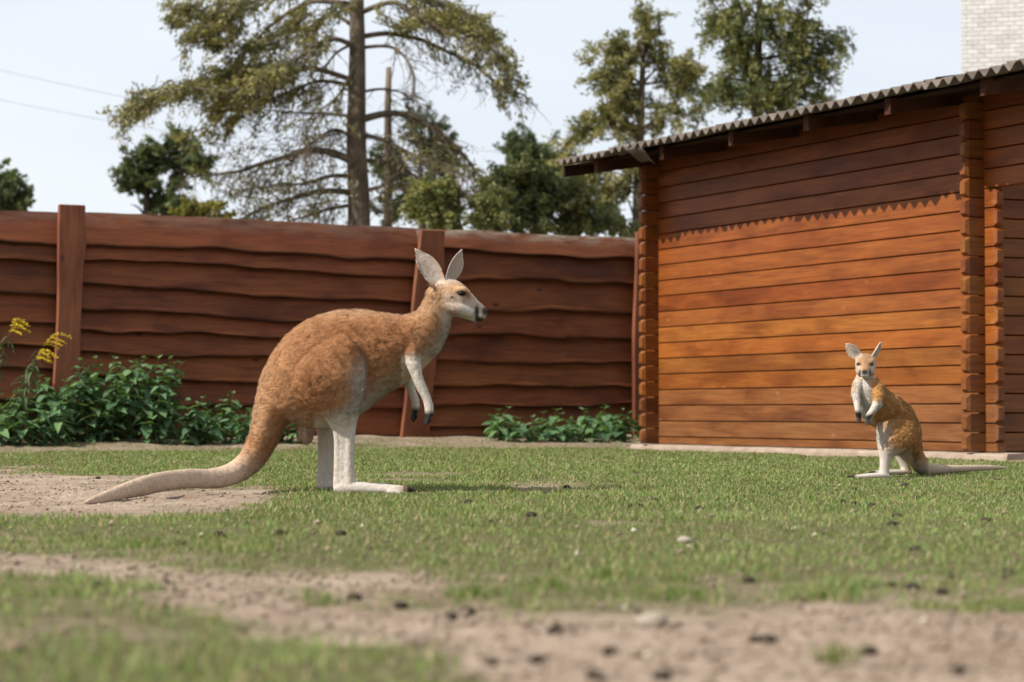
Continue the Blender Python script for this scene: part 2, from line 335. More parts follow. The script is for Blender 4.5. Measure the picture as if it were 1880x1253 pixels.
# ------------------------------------------------------------------ grass blades (uncountable)
def in_shed(x, y, m=.0):
    u, v = shed_uv(x, y); return (v < .14 + m) & (u > -.3) & (u < SHED_LEN + .5) & (v > -3.6)
def make_grass():
    xs, ys, hs = [], [], []
    for y0, y1, dens in ((2.6, 6, 3000), (6, 10, 2700), (10, 16, 2900), (16, 26, 1500)):
        hw = .27 * y1 + .5; n = int(dens * (y1 - y0) * 2 * hw)
        x = rng.uniform(-hw, hw, n); y = rng.uniform(y0, y1, n); k = np.abs(x) < .25 * y + .45
        xs.append(x[k]); ys.append(y[k])
    x = np.concatenate(xs); y = np.concatenate(ys)
    nreg = len(x)
    for (tx, ty, sg, nn) in ((1225, 1100, .035, 150), (1515, 1092, .05, 260), (1560, 1078, .04, 160), (1000, 1072, .04, 150), (1250, 1064, .035, 110), (1820, 1118, .05, 240), (870, 1090, .035, 110), (1100, 1058, .05, 160), (1700, 1112, .035, 90), (590, 1102, .03, 80), (150, 1070, .04, 110), (1530, 1222, .02, 60), (240, 1004, .06, 160), (430, 1010, .06, 160)):
        Yt = FPX * CAMH / (ty - 756.3); x = np.concatenate([x, (tx - 940) / FPX * Yt + rng.normal(size=nn) * sg]); y = np.concatenate([y, Yt + rng.normal(size=nn) * sg])
    extra = np.arange(len(x)) >= nreg
    d = dirt_mask(x, y); fd = fence_dist(x, y)
    cl = fbm(xy3(x, y), 9, 31, 2)
    tuft = (vnoise(xy3(x, y), 5.5, 41) > .80) & (vnoise(xy3(x, y), 2.2, 44) > .5)
    keep = (rng.random(len(x)) < np.clip(1.12 - 1.25 * d - .6 * sstep(.52, .32, cl) - .4 * sstep(.45, .28, fbm(xy3(x, y), 2.6, 77)), 0, 1) ** 1.2) & (fd > .15) & ~in_shed(x, y)
    keep |= tuft & (rng.random(len(x)) < .45) & (fd > .5) & ~in_shed(x, y) & (d < .98)
    keep |= extra; x, y, d, cl, extra = x[keep], y[keep], d[keep], cl[keep], extra[keep]; d = np.where(extra, 0, d); n = len(x)
    big = fbm(xy3(x, y), .9, 51)
    h = rng.uniform(.009, .028, n) * (1 - .45 * d) * (.45 + 1.0 * cl) * (.65 + .75 * big)
    for (qx, qy, qa, qb) in ((-.60, 11.25, .38, .28), (2.18, 13.85, .42, .42)): h *= 1 - .78 * np.exp(-((x - qx) / qa) ** 2 - ((y - qy) / qb) ** 2)
    h = np.where(extra, rng.uniform(.018, .042, n), h)
    z = ground_z(x, y) - .003
    wd = rng.uniform(.0016, .0030, n) * np.clip(y / 9, .85, 1.9)
    a = rng.uniform(0, 2 * np.pi, n); ln = rng.uniform(.15, 1.0, n) * h; la = rng.uniform(0, 2 * np.pi, n)
    sx, sy = np.cos(a) * wd, np.sin(a) * wd; lx, ly = np.cos(la) * ln, np.sin(la) * ln
    V = np.zeros((n, 5, 3), np.float32)
    V[:, 0] = np.stack([x - sx, y - sy, z], 1); V[:, 1] = np.stack([x + sx, y + sy, z], 1)
    V[:, 2] = np.stack([x + sx * .8 + lx * .35, y + sy * .8 + ly * .35, z + h * .62], 1)
    V[:, 3] = np.stack([x - sx * .8 + lx * .35, y - sy * .8 + ly * .35, z + h * .62], 1)
    V[:, 4] = np.stack([x + lx, y + ly, z + h], 1)
    i = np.arange(n)[:, None] * 5
    Q = np.concatenate([i + np.array([[0, 1, 2]]), i + np.array([[0, 2, 3]]), i + np.array([[3, 2, 4]])])
    t = rng.random(n)[:, None]; b2 = fbm(xy3(x, y), 2.3, 61)[:, None]
    c = np.array([.115, .178, .048]) * (1 - t) + np.array([.22, .268, .092]) * t
    c = c * (.72 + .6 * b2); dry = (rng.random(n)[:, None] < .19 + .35 * d[:, None])
    c = np.where(dry, np.array([.36, .30, .16]) * (.6 + .6 * t), c)
    me = mesh_np('grass', V.reshape(-1, 3), Q, False, np.repeat(c, 5, 0), M_GRASS)
    o = link('grass', me); o['kind'] = 'stuff'; tag(o, 'short patchy green grass covering the enclosure floor', 'grass')
make_grass()
def make_litter():
    # crumbs of dry earth and pale flecks lying in the grass, too many to count
    n = 3000; y = 2.8 + 22 * rng.random(n) ** 1.3; x = rng.uniform(-.27, .27, n) * y
    n3 = 30000; y3 = 2.8 + 22 * rng.random(n3) ** 1.15; x3 = rng.uniform(-.27, .27, n3) * y3; k3 = (dirt_mask(x3, y3) > .45) & (vnoise(xy3(x3, y3), 4, 91) > .45)
    x = np.concatenate([x, x3[k3]]); y = np.concatenate([y, y3[k3]]); isclod = np.concatenate([np.zeros(n, bool), np.ones(k3.sum(), bool)])
    k = (fence_dist(x, y) > .2) & ~in_shed(x, y); x, y, isclod = x[k], y[k], isclod[k]; n = len(x)
    d = dirt_mask(x, y); z = ground_z(x, y)
    s = rng.uniform(.003, .010, n) * np.where(rng.random(n) < .05, 1.6, 1)
    base = np.array([[1, 0, 0], [-1, 0, 0], [0, 1, 0], [0, -1, 0], [0, 0, .8], [0, 0, -.6]])
    jit = rng.uniform(.6, 1.3, (n, 6, 1)); a = rng.uniform(0, 6.28, n)
    rot = np.stack([np.stack([np.cos(a), -np.sin(a), 0 * a], 1), np.stack([np.sin(a), np.cos(a), 0 * a], 1), np.stack([0 * a, 0 * a, 1 + 0 * a], 1)], 1)
    V = np.einsum('nij,nkj->nki', rot, base[None] * jit) * s[:, None, None] + np.stack([x, y, z + s * .3 + .004 * (1 - d)], 1)[:, None]
    T = np.array([[0, 2, 4], [2, 1, 4], [1, 3, 4], [3, 0, 4], [2, 0, 5], [1, 2, 5], [3, 1, 5], [0, 3, 5]])
    Fq = (np.arange(n)[:, None, None] * 6 + T[None]).reshape(-1, 3)
    t = rng.random(n)[:, None]; t = np.where(isclod[:, None], .2 + .7 * t, t)
    c = np.where(t < .18, np.array([.12, .09, .06]), np.where(t < .955, np.array([.36, .28, .21]) * (.62 + .5 * t), np.array([.62, .56, .46])))
    o = link('ground_litter', mesh_np('ground_litter', V.reshape(-1, 3), Fq, False, np.repeat(c, 6, 0), M_GRASS)); o['kind'] = 'stuff'
    tag(o, 'crumbs of earth and pale flecks scattered over the ground', 'litter')
make_litter()

# ------------------------------------------------------------------ fence
def fpoint(s, z, out): p = FEN0 + FDIR * s + FNRM * out; return Vector((p.x, p.y, z))
def fence_s(px):            # distance along the fence seen at pixel column px
    k = (px - 940) / FPX
    return (k * FEN0.y - FEN0.x) / (FDIR.x - k * FDIR.y)
def fence_z(px, py): s = fence_s(px); return W(px, py, FEN0.y + FDIR.y * s).z
fence = empty('wooden_fence', FEN0 + Vector((0, 0, .1)), 'tall red brown fence of wavy edged horizontal boards on wide posts', 'fence')
FROT = Matrix.Rotation(math.atan2(FDIR.y, FDIR.x), 4, 'Z')
fence.rotation_euler = (0, 0, math.atan2(FDIR.y, FDIR.x))
def fence_board(s0, s1, ztop, zbot, seed, top_curve=False, shade=1.0, weather=0, thick=.03, back=0):
    """local frame: x along fence, -y towards the camera, z up (origin at fence empty). ztop/zbot: functions of s"""
    n = 46; ss = np.linspace(s0, s1, n)
    p = np.stack([ss, np.full(n, seed * 3.7), np.zeros(n)], 1)
    lo = np.array([zbot(q) for q in ss]) + (fbm(p, 1.0, seed) - .5) * .12 + (vnoise(p, 3.5, seed + 3) - .5) * .035
    hi = np.array([ztop(q) for q in ss])
    if top_curve: hi = hi + (fbm(p, 1.4, seed + 9) - .5) * .05
    else: hi = hi + .10
    y_bot, y_top = -.066, .044
    rows = [(0, 0), (.5, 0), (.90, 0), (.955, .003), (1, .022)]; bk_ = []
    V, Fq, wt = [], [], []
    for t, back in rows:
        for i in range(n):
            warp = (vnoise(np.array([[ss[i] * 1.3, t * 2, seed]]), 1.7, 5)[0] - .5) * .012
            V.append((ss[i] - 0, y_top + (y_bot - y_top) * t + back + warp, hi[i] + (lo[i] - hi[i]) * t - .1))
            bk_.append({.9: 0, .955: .6, 1: 1}.get(t, 0))  # bark on the lower lip, also painting in the lap's shadow line
            wt.append(max(0, weather - t * 2.2 * weather) if weather else 0)
    nr = len(rows)
    for i in range(n):          # back rows
        V.append((ss[i], y_bot + thick + .004, lo[i] - .1)); wt.append(0)
    for i in range(n):
        V.append((ss[i], y_top + thick, hi[i] - .1)); wt.append(weather)
    for r in range(nr + 1):
        for i in range(n - 1):
            a = r * n + i; Fq.append((a, a + n, a + n + 1, a + 1))
    tt = (nr + 1) * n
    for i in range(n - 1): Fq.append((tt + i, i, i + 1, tt + i + 1))
    Fq.append(tuple(r * n for r in range(nr + 2))[::-1]); Fq.append(tuple(r * n + n - 1 for r in range(nr + 2)))
    me = bpy.data.meshes.new('board'); me.from_pydata(V, [], Fq); me.update()
    for pl in me.polygons: pl.use_smooth = False
    bk_ += [1] * (len(V) - len(bk_)); a2_ = me.attributes.new('bark', 'FLOAT', 'POINT'); a2_.data.foreach_set('value', np.array(bk_, np.float32)); at_ = me.attributes.new('weather', 'FLOAT', 'POINT'); at_.data.foreach_set('value', np.array(wt, np.float32))
    me.materials.append(M_FENCE); o = link('board', me, fence, (0, back, 0))
    q = random.uniform(.8, 1.2) * shade; o.color = (q, q * random.uniform(.92, 1.08), q * random.uniform(.9, 1.08), 1)
def panel(px0, px1, pxa, ysa, pxb, ysb, sd, weather_first=0, extend=(0, 0), back=0):
    sa, sb = fence_s(pxa), fence_s(pxb)
    za = [fence_z(pxa, y) for y in ysa]; zb = [fence_z(pxb, y) for y in ysb]
    def lin(i): return lambda s: za[i] + (zb[i] - za[i]) * (s - sa) / (sb - sa)
    for i in range(len(za) - 1):
        fence_board(fence_s(px0) - extend[0], fence_s(px1) + extend[1], lin(i), lin(i + 1), sd + i, i == 0, weather=(weather_first if i == 0 else 0), back=back)
LY = [386, 446, 483, 543, 597, 634, 680, 735, 790, 806]
panel(-330, 122, 50, [388, 446, 483, 543, 597, 634, 680, 735, 808], 100, [389, 449, 486, 545, 599, 636, 681, 735, 807], 11, .25)
panel(124, 782, 150, [388, 452, 482, 525, 571, 605, 647, 692, 742, 806], 745, [418, 480, 507, 554, 604, 633, 668, 712, 752, 801], 31, .35)
panel(768, 1175, 830, [421, 462, 517, 569, 616, 666, 707, 746, 784, 803], 1165, [436, 480, 522, 577, 623, 664, 709, 748, 784, 799], 57, 1.0, (0, 0), .055)
panel(1177, 1900, 1180, [430, 484, 526, 580, 625, 668, 711, 750, 799], 1600, [446, 495, 534, 585, 630, 672, 713, 752, 795], 83, .5)
def fpost(pxt, pxb, ptop, wpx, out, lean_mid=0, tone=1.0):
    st, sb = fence_s(pxt), fence_s(pxb); zt = fence_z(pxt, ptop) - .1; zb = -.25
    hw = .5 * wpx / (FPX / (FEN0.y + FDIR.y * st)) / FDIR.x * 1.0
    V, Fq = [], []; n = 14
    for i in range(n):
        t = i / (n - 1); c = sb + (st - sb) * t; z = zb + (zt - zb) * t
        wl = hw * (1.12 - .12 * t) + .010 * math.sin(t * 9 + pxt); wr = hw * (1.08 - .1 * t) + .012 * math.sin(t * 7 + 2 + pxt) + (.018 if i == n - 3 else 0)
        for (a, b) in ((-wl, out - .065), (wr, out - .065), (wr, out), (-wl, out)): V.append((c + a, b, z))
    for i in range(n - 1):
        for k in range(4): a = i * 4 + k; b = i * 4 + (k + 1) % 4; Fq.append((a, b, b + 4, a + 4))
    Fq += [(3, 2, 1, 0), tuple((n - 1) * 4 + k for k in range(4))]
    me = bpy.data.meshes.new('post'); me.from_pydata(V, [], Fq); me.update(); bevel(me, .008)
    # stand it up in a frame whose x runs along the grain
    me.materials.append(M_POST); o = link('post', me, fence); o.color = (tone, tone, tone, 1)
M_POST = wood('post_wood', (.235, .078, .034), (.13, .040, .018), (.05, .02, .012), .6, .3)
for nd in M_POST.node_tree.nodes:      # grain of posts runs upright
    if nd.type == 'MAPPING':
        s_ = nd.inputs['Scale'].default_value; nd.inputs['Scale'].default_value = (s_[2], s_[1], s_[0])
fpost(125, 116, 378, 41, -.070, tone=1.15)
fpost(787, 752, 424, 46, -.070, tone=.95)
fpost(-330, -335, 375, 40, -.058); fpost(1178, 1172, 428, 36, -.058); fpost(1900, 1900, 440, 36, -.058)

# ------------------------------------------------------------------ log shed
shed = empty('log_shed', SHED_L + Vector((0, 0, .07)), 'orange brown log shed with interlocking corners and grey corrugated roof', 'shed',
             rz=math.atan2(DW.y, DW.x))
# local frame: x along the long wall towards the camera, y = -out (y<0 is outside), z up from the sill (0.07)
PITCHB, TH, DEP = .16, .09, 3.0
Z0 = .144 - .07
def log_mesh(length, h, th, cham_ends, name='log'):
    """plank lying along x from 0 to length; edges chamfered along the joints, ends tapered where they show"""
    e = .008; V, Fq = [], []
    def ring(x, hs, ts):
        hh, tt = h * .5 * hs, th * .5 * ts
        return [(x, -tt, -hh + e), (x, -tt, hh - e), (x, -tt + e * .9, hh - .003), (x, tt - e * .9, hh - .003), (x, tt, hh - e), (x, tt, -hh + e), (x, tt - e * .9, -hh + .003), (x, -tt + e * .9, -hh + .003)]
    st = []
    if cham_ends[0]: st += [(0, .66, .72), (.035, .985, 1.0)]
    else: st += [(0, 1, 1)]
    if cham_ends[1]: st += [(length - .035, .985, 1.0), (length, .66, .72)]
    else: st += [(length, 1, 1)]
    for s_ in st: V += ring(*s_)
    for i in range(len(st) - 1):
        for k in range(8): a = i * 8 + k; b = i * 8 + (k + 1) % 8; Fq.append((a, b, b + 8, a + 8))
    Fq += [tuple(range(7, -1, -1)), tuple((len(st) - 1) * 8 + k for k in range(8))]
    me = bpy.data.meshes.new(name); me.from_pydata(V, [], Fq); me.update(); me.materials.append(M_SHED); return me
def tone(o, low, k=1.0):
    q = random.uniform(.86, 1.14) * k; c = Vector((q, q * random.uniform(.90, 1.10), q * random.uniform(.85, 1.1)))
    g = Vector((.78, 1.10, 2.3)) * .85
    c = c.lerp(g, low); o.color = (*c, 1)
NB = 18
ext_short, ext_long = .24, 1.1
ml_s = log_mesh(.22 + SHED_LEN + ext_short, PITCHB, TH, (1, 1)); ml_l = log_mesh(.22 + SHED_LEN + ext_long, PITCHB, TH, (1, 1))
cl_s = log_mesh(DEP + .19, PITCHB, TH, (1, 0)); cl_l = log_mesh(DEP + .62, PITCHB, TH, (1, 0))
for i in range(-1, NB):
    zc = Z0 + PITCHB * (i + .5)
    up = zc > 2.22
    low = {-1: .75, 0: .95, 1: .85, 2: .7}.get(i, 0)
    if i == -1:       # bottom half course
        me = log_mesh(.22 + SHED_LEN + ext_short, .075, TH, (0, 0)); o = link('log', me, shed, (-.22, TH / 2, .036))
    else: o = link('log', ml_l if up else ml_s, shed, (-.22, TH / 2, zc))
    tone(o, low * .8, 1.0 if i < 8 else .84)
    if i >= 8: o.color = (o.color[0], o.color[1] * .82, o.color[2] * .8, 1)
    if i == -1: continue
    zc2 = zc + PITCHB * .5 - .08 + .078
    zc2 = Z0 + PITCHB * (i + .5) - .075
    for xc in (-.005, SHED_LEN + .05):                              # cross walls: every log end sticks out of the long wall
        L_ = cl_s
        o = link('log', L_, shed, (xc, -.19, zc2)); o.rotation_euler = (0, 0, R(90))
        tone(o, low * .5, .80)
# back wall
for i in range(0, NB):
    o = link('log', ml_s, shed, (-.22, DEP - .25, Z0 + PITCHB * (i + .5))); tone(o, 0)
m = MB(); m.box((SHED_LEN / 2, TH + .03, 1.45), (SHED_LEN / 2 - .08, .012, 1.4)); lin = m.build('wall_lining', M_SHADEWOOD, shed)
# foundation strip
n = 90; V, Fq = [], []
for i in range(n):
    x = -.32 + (SHED_LEN + .85) * i / (n - 1)
    j = lambda a: (vnoise(np.array([[x * 3.3, a, 1.0]]), 1.0, 4)[0] - .5)
    V += [(x, -.16 + .05 * j(1), -.16), (x, -.15 + .05 * j(1), -.028 + .03 * j(5)), (x, -.12 + .03 * j(3), -.006 + .016 * j(7)), (x, .1, -.002), (x, .1, -.16)]
for i in range(n - 1):
    for k in range(5): a = i * 5 + k; b = i * 5 + (k + 1) % 5; Fq.append((a, a + 5, b + 5, b))
Fq += [(0, 1, 2, 3, 4), tuple((n - 1) * 5 + k for k in (4, 3, 2, 1, 0))]
me = bpy.data.meshes.new('foundation'); me.from_pydata(V, [], Fq); me.update(); me.materials.append(M_CONC); link('foundation', me, shed)
# roof: overlapping corrugated sheets on rafters; y<0 is the eave side
ZE, OV, SL = 2.98 - .07, .85, math.tan(R(9.5))
RX0, RX1, RY1 = -.52, SHED_LEN + 1.7, DEP + .3
roof = bpy.data.objects.new('roof', None); COL.objects.link(roof); roof.parent = shed
PER, AMP, SW = .148, .027, 8 * .148
def sheet(x0, dz, de, sw, jag=False, tilt=0):
    nx = int(sw / PER * 14); ys = np.concatenate([[-OV + de], np.linspace(-OV + .2, RY1, 8)]); V, Fq = [], []
    for side in (1, 0):
        for yy in ys:
            for i in range(nx + 1):
                x = x0 + sw * i / nx; z = ZE + dz + (yy + OV) * SL + AMP * math.cos(2 * math.pi * (x - x0) / PER) + tilt * (i / nx - .5)
                yq = yy
                if jag and yy == ys[0]: yq = yy + .012 * (vnoise(np.array([[x * 21, 0, 0]]), 1, 3)[0] - .5) + (.14 * max(0, 1 - abs(i / nx - .93) / .07))
                V.append((x, yq, z - (0 if side else .011)))
    m_ = nx + 1; tot = m_ * len(ys)
    for r in range(len(ys) - 1):
        for i in range(nx):
            a = r * m_ + i; Fq += [(a, a + 1, a + m_ + 1, a + m_), (tot + a, tot + a + m_, tot + a + m_ + 1, tot + a + 1)]
    for i in range(nx): Fq.append((i, tot + i, tot + i + 1, i + 1)); b = (len(ys) - 1) * m_ + i; Fq.append((b, b + 1, tot + b + 1, tot + b))
    for r in range(len(ys) - 1):
        a = r * m_; Fq.append((a, a + m_, tot + a + m_, tot + a)); a = r * m_ + nx; Fq.append((a, tot + a, tot + a + m_, a + m_))
    me = bpy.data.meshes.new('corrugated_sheet'); me.from_pydata(V, [], Fq); me.update()
    for p in me.polygons: p.use_smooth = abs(p.normal.z) > .3
    me.materials.append(M_SLATE); return link('corrugated_sheet', me, roof)
x = RX0; k = 0
while x < RX1:
    sheet(x, .004 + .010 * (k % 2) + random.uniform(-.004, .006), random.uniform(-.03, .03), SW, k == 0, random.uniform(-.012, .012)); x += SW - PER; k += 1
# torn flap hanging at the far end of the eave
V, Fq = [], []; nu, nv = 9, 6
for sd in (0, 1):
    for i in range(nu):
        for j in range(nv):
            u, v = i / (nu - 1), j / (nv - 1); xx = .80 + .30 * u + .03 * math.sin(v * 4); wv = .018 * math.cos(u * 13)
            V.append((xx, -OV - .01 + .20 * v ** 1.6 + .03 * u + wv, ZE + .02 - .175 * v * (.55 + .45 * u) - .02 * v * math.sin(u * 7) - .006 * sd))
for i in range(nu - 1):
    for j in range(nv - 1): a = i * nv + j; t_ = nu * nv; Fq += [(a, a + 1, a + nv + 1, a + nv), (t_ + a, t_ + a + nv, t_ + a + nv + 1, t_ + a + 1)]
for i in range(nu - 1):
    for j in (0, nv - 1): a = i * nv + j; Fq.append((a, a + nv, nu * nv + a + nv, nu * nv + a))
for j in range(nv - 1):
    for i in (0, nu - 1): a = i * nv + j; Fq.append((a, a + 1, nu * nv + a + 1, nu * nv + a))
me = bpy.data.meshes.new('torn_flap'); me.from_pydata(V, [], Fq); me.update(); me.materials.append(M_SLATE); link('torn_flap', me, roof)
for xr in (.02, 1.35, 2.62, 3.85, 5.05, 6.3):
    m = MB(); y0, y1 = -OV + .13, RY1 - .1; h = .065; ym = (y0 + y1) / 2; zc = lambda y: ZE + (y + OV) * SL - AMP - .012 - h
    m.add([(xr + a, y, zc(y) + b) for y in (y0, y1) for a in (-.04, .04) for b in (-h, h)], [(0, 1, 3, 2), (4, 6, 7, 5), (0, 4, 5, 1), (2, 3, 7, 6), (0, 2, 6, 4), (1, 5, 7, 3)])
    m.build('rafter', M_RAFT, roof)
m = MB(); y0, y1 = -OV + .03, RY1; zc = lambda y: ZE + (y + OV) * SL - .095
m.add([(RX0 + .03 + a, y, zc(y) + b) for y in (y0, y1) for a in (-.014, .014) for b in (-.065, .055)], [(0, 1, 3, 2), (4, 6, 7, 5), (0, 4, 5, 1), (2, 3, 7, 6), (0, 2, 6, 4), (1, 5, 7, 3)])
m.build('barge_board', M_SHADEWOOD, roof)
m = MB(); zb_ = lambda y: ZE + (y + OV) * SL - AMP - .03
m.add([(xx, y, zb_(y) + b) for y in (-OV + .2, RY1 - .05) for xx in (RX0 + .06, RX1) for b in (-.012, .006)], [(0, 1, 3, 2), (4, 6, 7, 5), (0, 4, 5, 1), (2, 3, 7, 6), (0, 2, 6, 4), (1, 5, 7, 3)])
m.build('roof_boarding', M_SHADEWOOD, roof)

# ------------------------------------------------------------------ far white brick building
BY = 50.0; bx0 = (1768 - 940) / FPX * BY
bld = empty('brick_building', (bx0, BY, 0), 'tall white brick building rising behind the shed roof', 'building')
bld.rotation_euler = (0, 0, R(-15))
m = MB(); m.box((5, 3, 7), (5, 3 - .012, 7.2)); m.build('wall', M_FARBRICK, bld)
bk = MB(); bk.box((0, 0, 0), (.1265, .03, .0455)); bme = bevel(bk.mesh('brick', M_BRICK), .004); hk = MB(); hk.box((0, 0, 0), (.0615, .03, .0455)); hme = bevel(hk.mesh('brick', M_BRICK), .004)
for r in range(27):
    if r % 2: link('brick', hme, bld, (.0615, .006, 7.25 + r * .098))
    for c in range(9):
        xx = .126 + c * .26 + (.13 if r % 2 else 0)
        link('brick', bme, bld, (xx, .006 + random.uniform(-.002, .002), 7.25 + r * .098))
m = MB(); m.box((5, 3, 14.3), (5.15, 3.15, .1)); m.build('roof_edge', M_MORTAR, bld)

# ------------------------------------------------------------------ trees
def quad_leaves(C, D, L, Wd):
    """C centres, D unit directions, L lengths, Wd widths -> rhombic leaves"""
    n = len(C); ref = rng.normal(size=(n, 3)); S = np.cross(D, ref); S /= np.linalg.norm(S, axis=1)[:, None] + 1e-9
    V = np.stack([C - D * L[:, None] * .5, C + S * Wd[:, None] * .5, C + D * L[:, None] * .5, C - S * Wd[:, None] * .5], 1)
    return V.reshape(-1, 3), np.arange(n * 4).reshape(n, 4)
DENS = .58
def crown_mesh(blobs, D, depthk, leaf, wid, per, tw, cols, droop=.3, outward=None, gap=.42, seed=0):
    Cs, Ds, cc = [], [], []
    S = D / FPX
    for (px, py, rx, ry, nt_) in blobs:
        c = W(px, py, D); q = rng.normal(size=(nt_ * 2, 3)); q /= np.linalg.norm(q, axis=1)[:, None]
        q *= rng.random(len(q))[:, None] ** .45
        P = q * np.array([rx * S, max(rx, ry) * S * depthk, ry * S]) + np.array(c)
        P = P[fbm(P, 1.7, 70 + seed, 2) > gap + .06][:int(nt_ * DENS)]
        n = len(P)
        if n == 0: continue
        o = np.array(outward) if outward is not None else np.array(c) - np.array([0, 0, ry * S * .5])
        d = P - o; d[:, 2] *= .4; d /= np.linalg.norm(d, axis=1)[:, None] + 1e-6
        d += rng.normal(size=d.shape) * .55; d[:, 2] -= droop * rng.uniform(.2, 1.6, n); d /= np.linalg.norm(d, axis=1)[:, None]
        t = rng.random((n, per)); ln = rng.uniform(.5, 1.2, (n, 1)) * tw
        pos = P[:, None] + d[:, None] * (t * ln)[:, :, None] + rng.normal(size=(n, per, 3)) * tw * .10
        pos[:, :, 2] -= droop * .35 * tw * t ** 2
        ld = d[:, None] * .8 + rng.normal(size=(n, per, 3)) * .65; ld /= np.linalg.norm(ld, axis=2)[:, :, None]
        ct = rng.random((n, 1)); col = np.array(cols[0])[None] * (1 - ct) + np.array(cols[1])[None] * ct
        col = col[:, None] * rng.uniform(.75, 1.25, (n, per, 1))
        Cs.append(pos.reshape(-1, 3)); Ds.append(ld.reshape(-1, 3)); cc.append(col.reshape(-1, 3))
    C = np.concatenate(Cs); Dd = np.concatenate(Ds); n = len(C)
    V, Fq = quad_leaves(C, Dd, leaf * rng.uniform(.6, 1.3, n), wid * rng.uniform(.6, 1.3, n))
    return mesh_np('crown', V, Fq, False, np.repeat(np.concatenate(cc), 4, 0), M_LEAF)
def curve_pts(pts, k=4):
    P = [Vector(p) for p in pts]; out = []
    for i in range(len(P) - 1):
        a = P[max(i - 1, 0)]; b = P[i]; c = P[i + 1]; d = P[min(i + 2, len(P) - 1)]
        for j in range(k):
            t = j / k; out.append(.5 * ((2 * b) + (c - a) * t + (2 * a - 5 * b + 4 * c - d) * t * t + (3 * b - a - 3 * c + d) * t ** 3))
    return out + [P[-1]]
def tree(name, label, D, trunk_px, trunk_r, blobs, leaf, wid, per, tw, cols, droop=.3, gap=.42, depthk=.8, bark=None, limbs=True, seed=0, group=None):
    """trunk_px: list of (px,py) from top downwards; carried on to the ground"""
    pts = [W(px, py, D) for px, py in trunk_px][::-1]
    b = pts[0].copy(); b.z = gzs(b.x, b.y) - .1
    t = empty(name, (b.x, b.y, b.z + .1), label, 'tree', group)
    loc = t.location
    P = curve_pts([b] + pts, 3); mm = MB(); nP = len(P)
    mm.tube([p - loc for p in P], [trunk_r * (1 - .8 * i / (nP - 1)) for i in range(nP)], 9); mm.build('trunk', bark or M_BARK, t, True)
    if limbs:
        for (px, py, rx, ry, nt_) in blobs:
            e = W(px, py, D); zt = e.z - .25 * rx * D / FPX
            a = min(P, key=lambda q: abs(q.z - zt) + .2 * abs(q.x - e.x)); mid = (a + e) * .5 + Vector((0, random.uniform(-.3, .3), .1))
            q = MB(); cp = curve_pts([a, mid, e + Vector((0, 0, .3 * ry * D / FPX))], 4)
            q.tube([p - loc for p in cp], [trunk_r * .28 * (1 - .8 * i / (len(cp) - 1)) for i in range(len(cp))], 6); q.build('branch', bark or M_BARK, t, True)
    me = crown_mesh(blobs, D, depthk, leaf, wid, per, tw, cols, droop, None, gap, seed)
    v = np.empty(len(me.vertices) * 3, np.float32); me.vertices.foreach_get('co', v); v = v.reshape(-1, 3) - np.array(loc); me.vertices.foreach_set('co', v.ravel()); me.update()
    o = link('crown', me, t); return t
OL = ((.075, .085, .034), (.36, .32, .11)); DK = ((.055, .082, .036), (.16, .195, .08)); MID = ((.055, .075, .030), (.16, .165, .07))
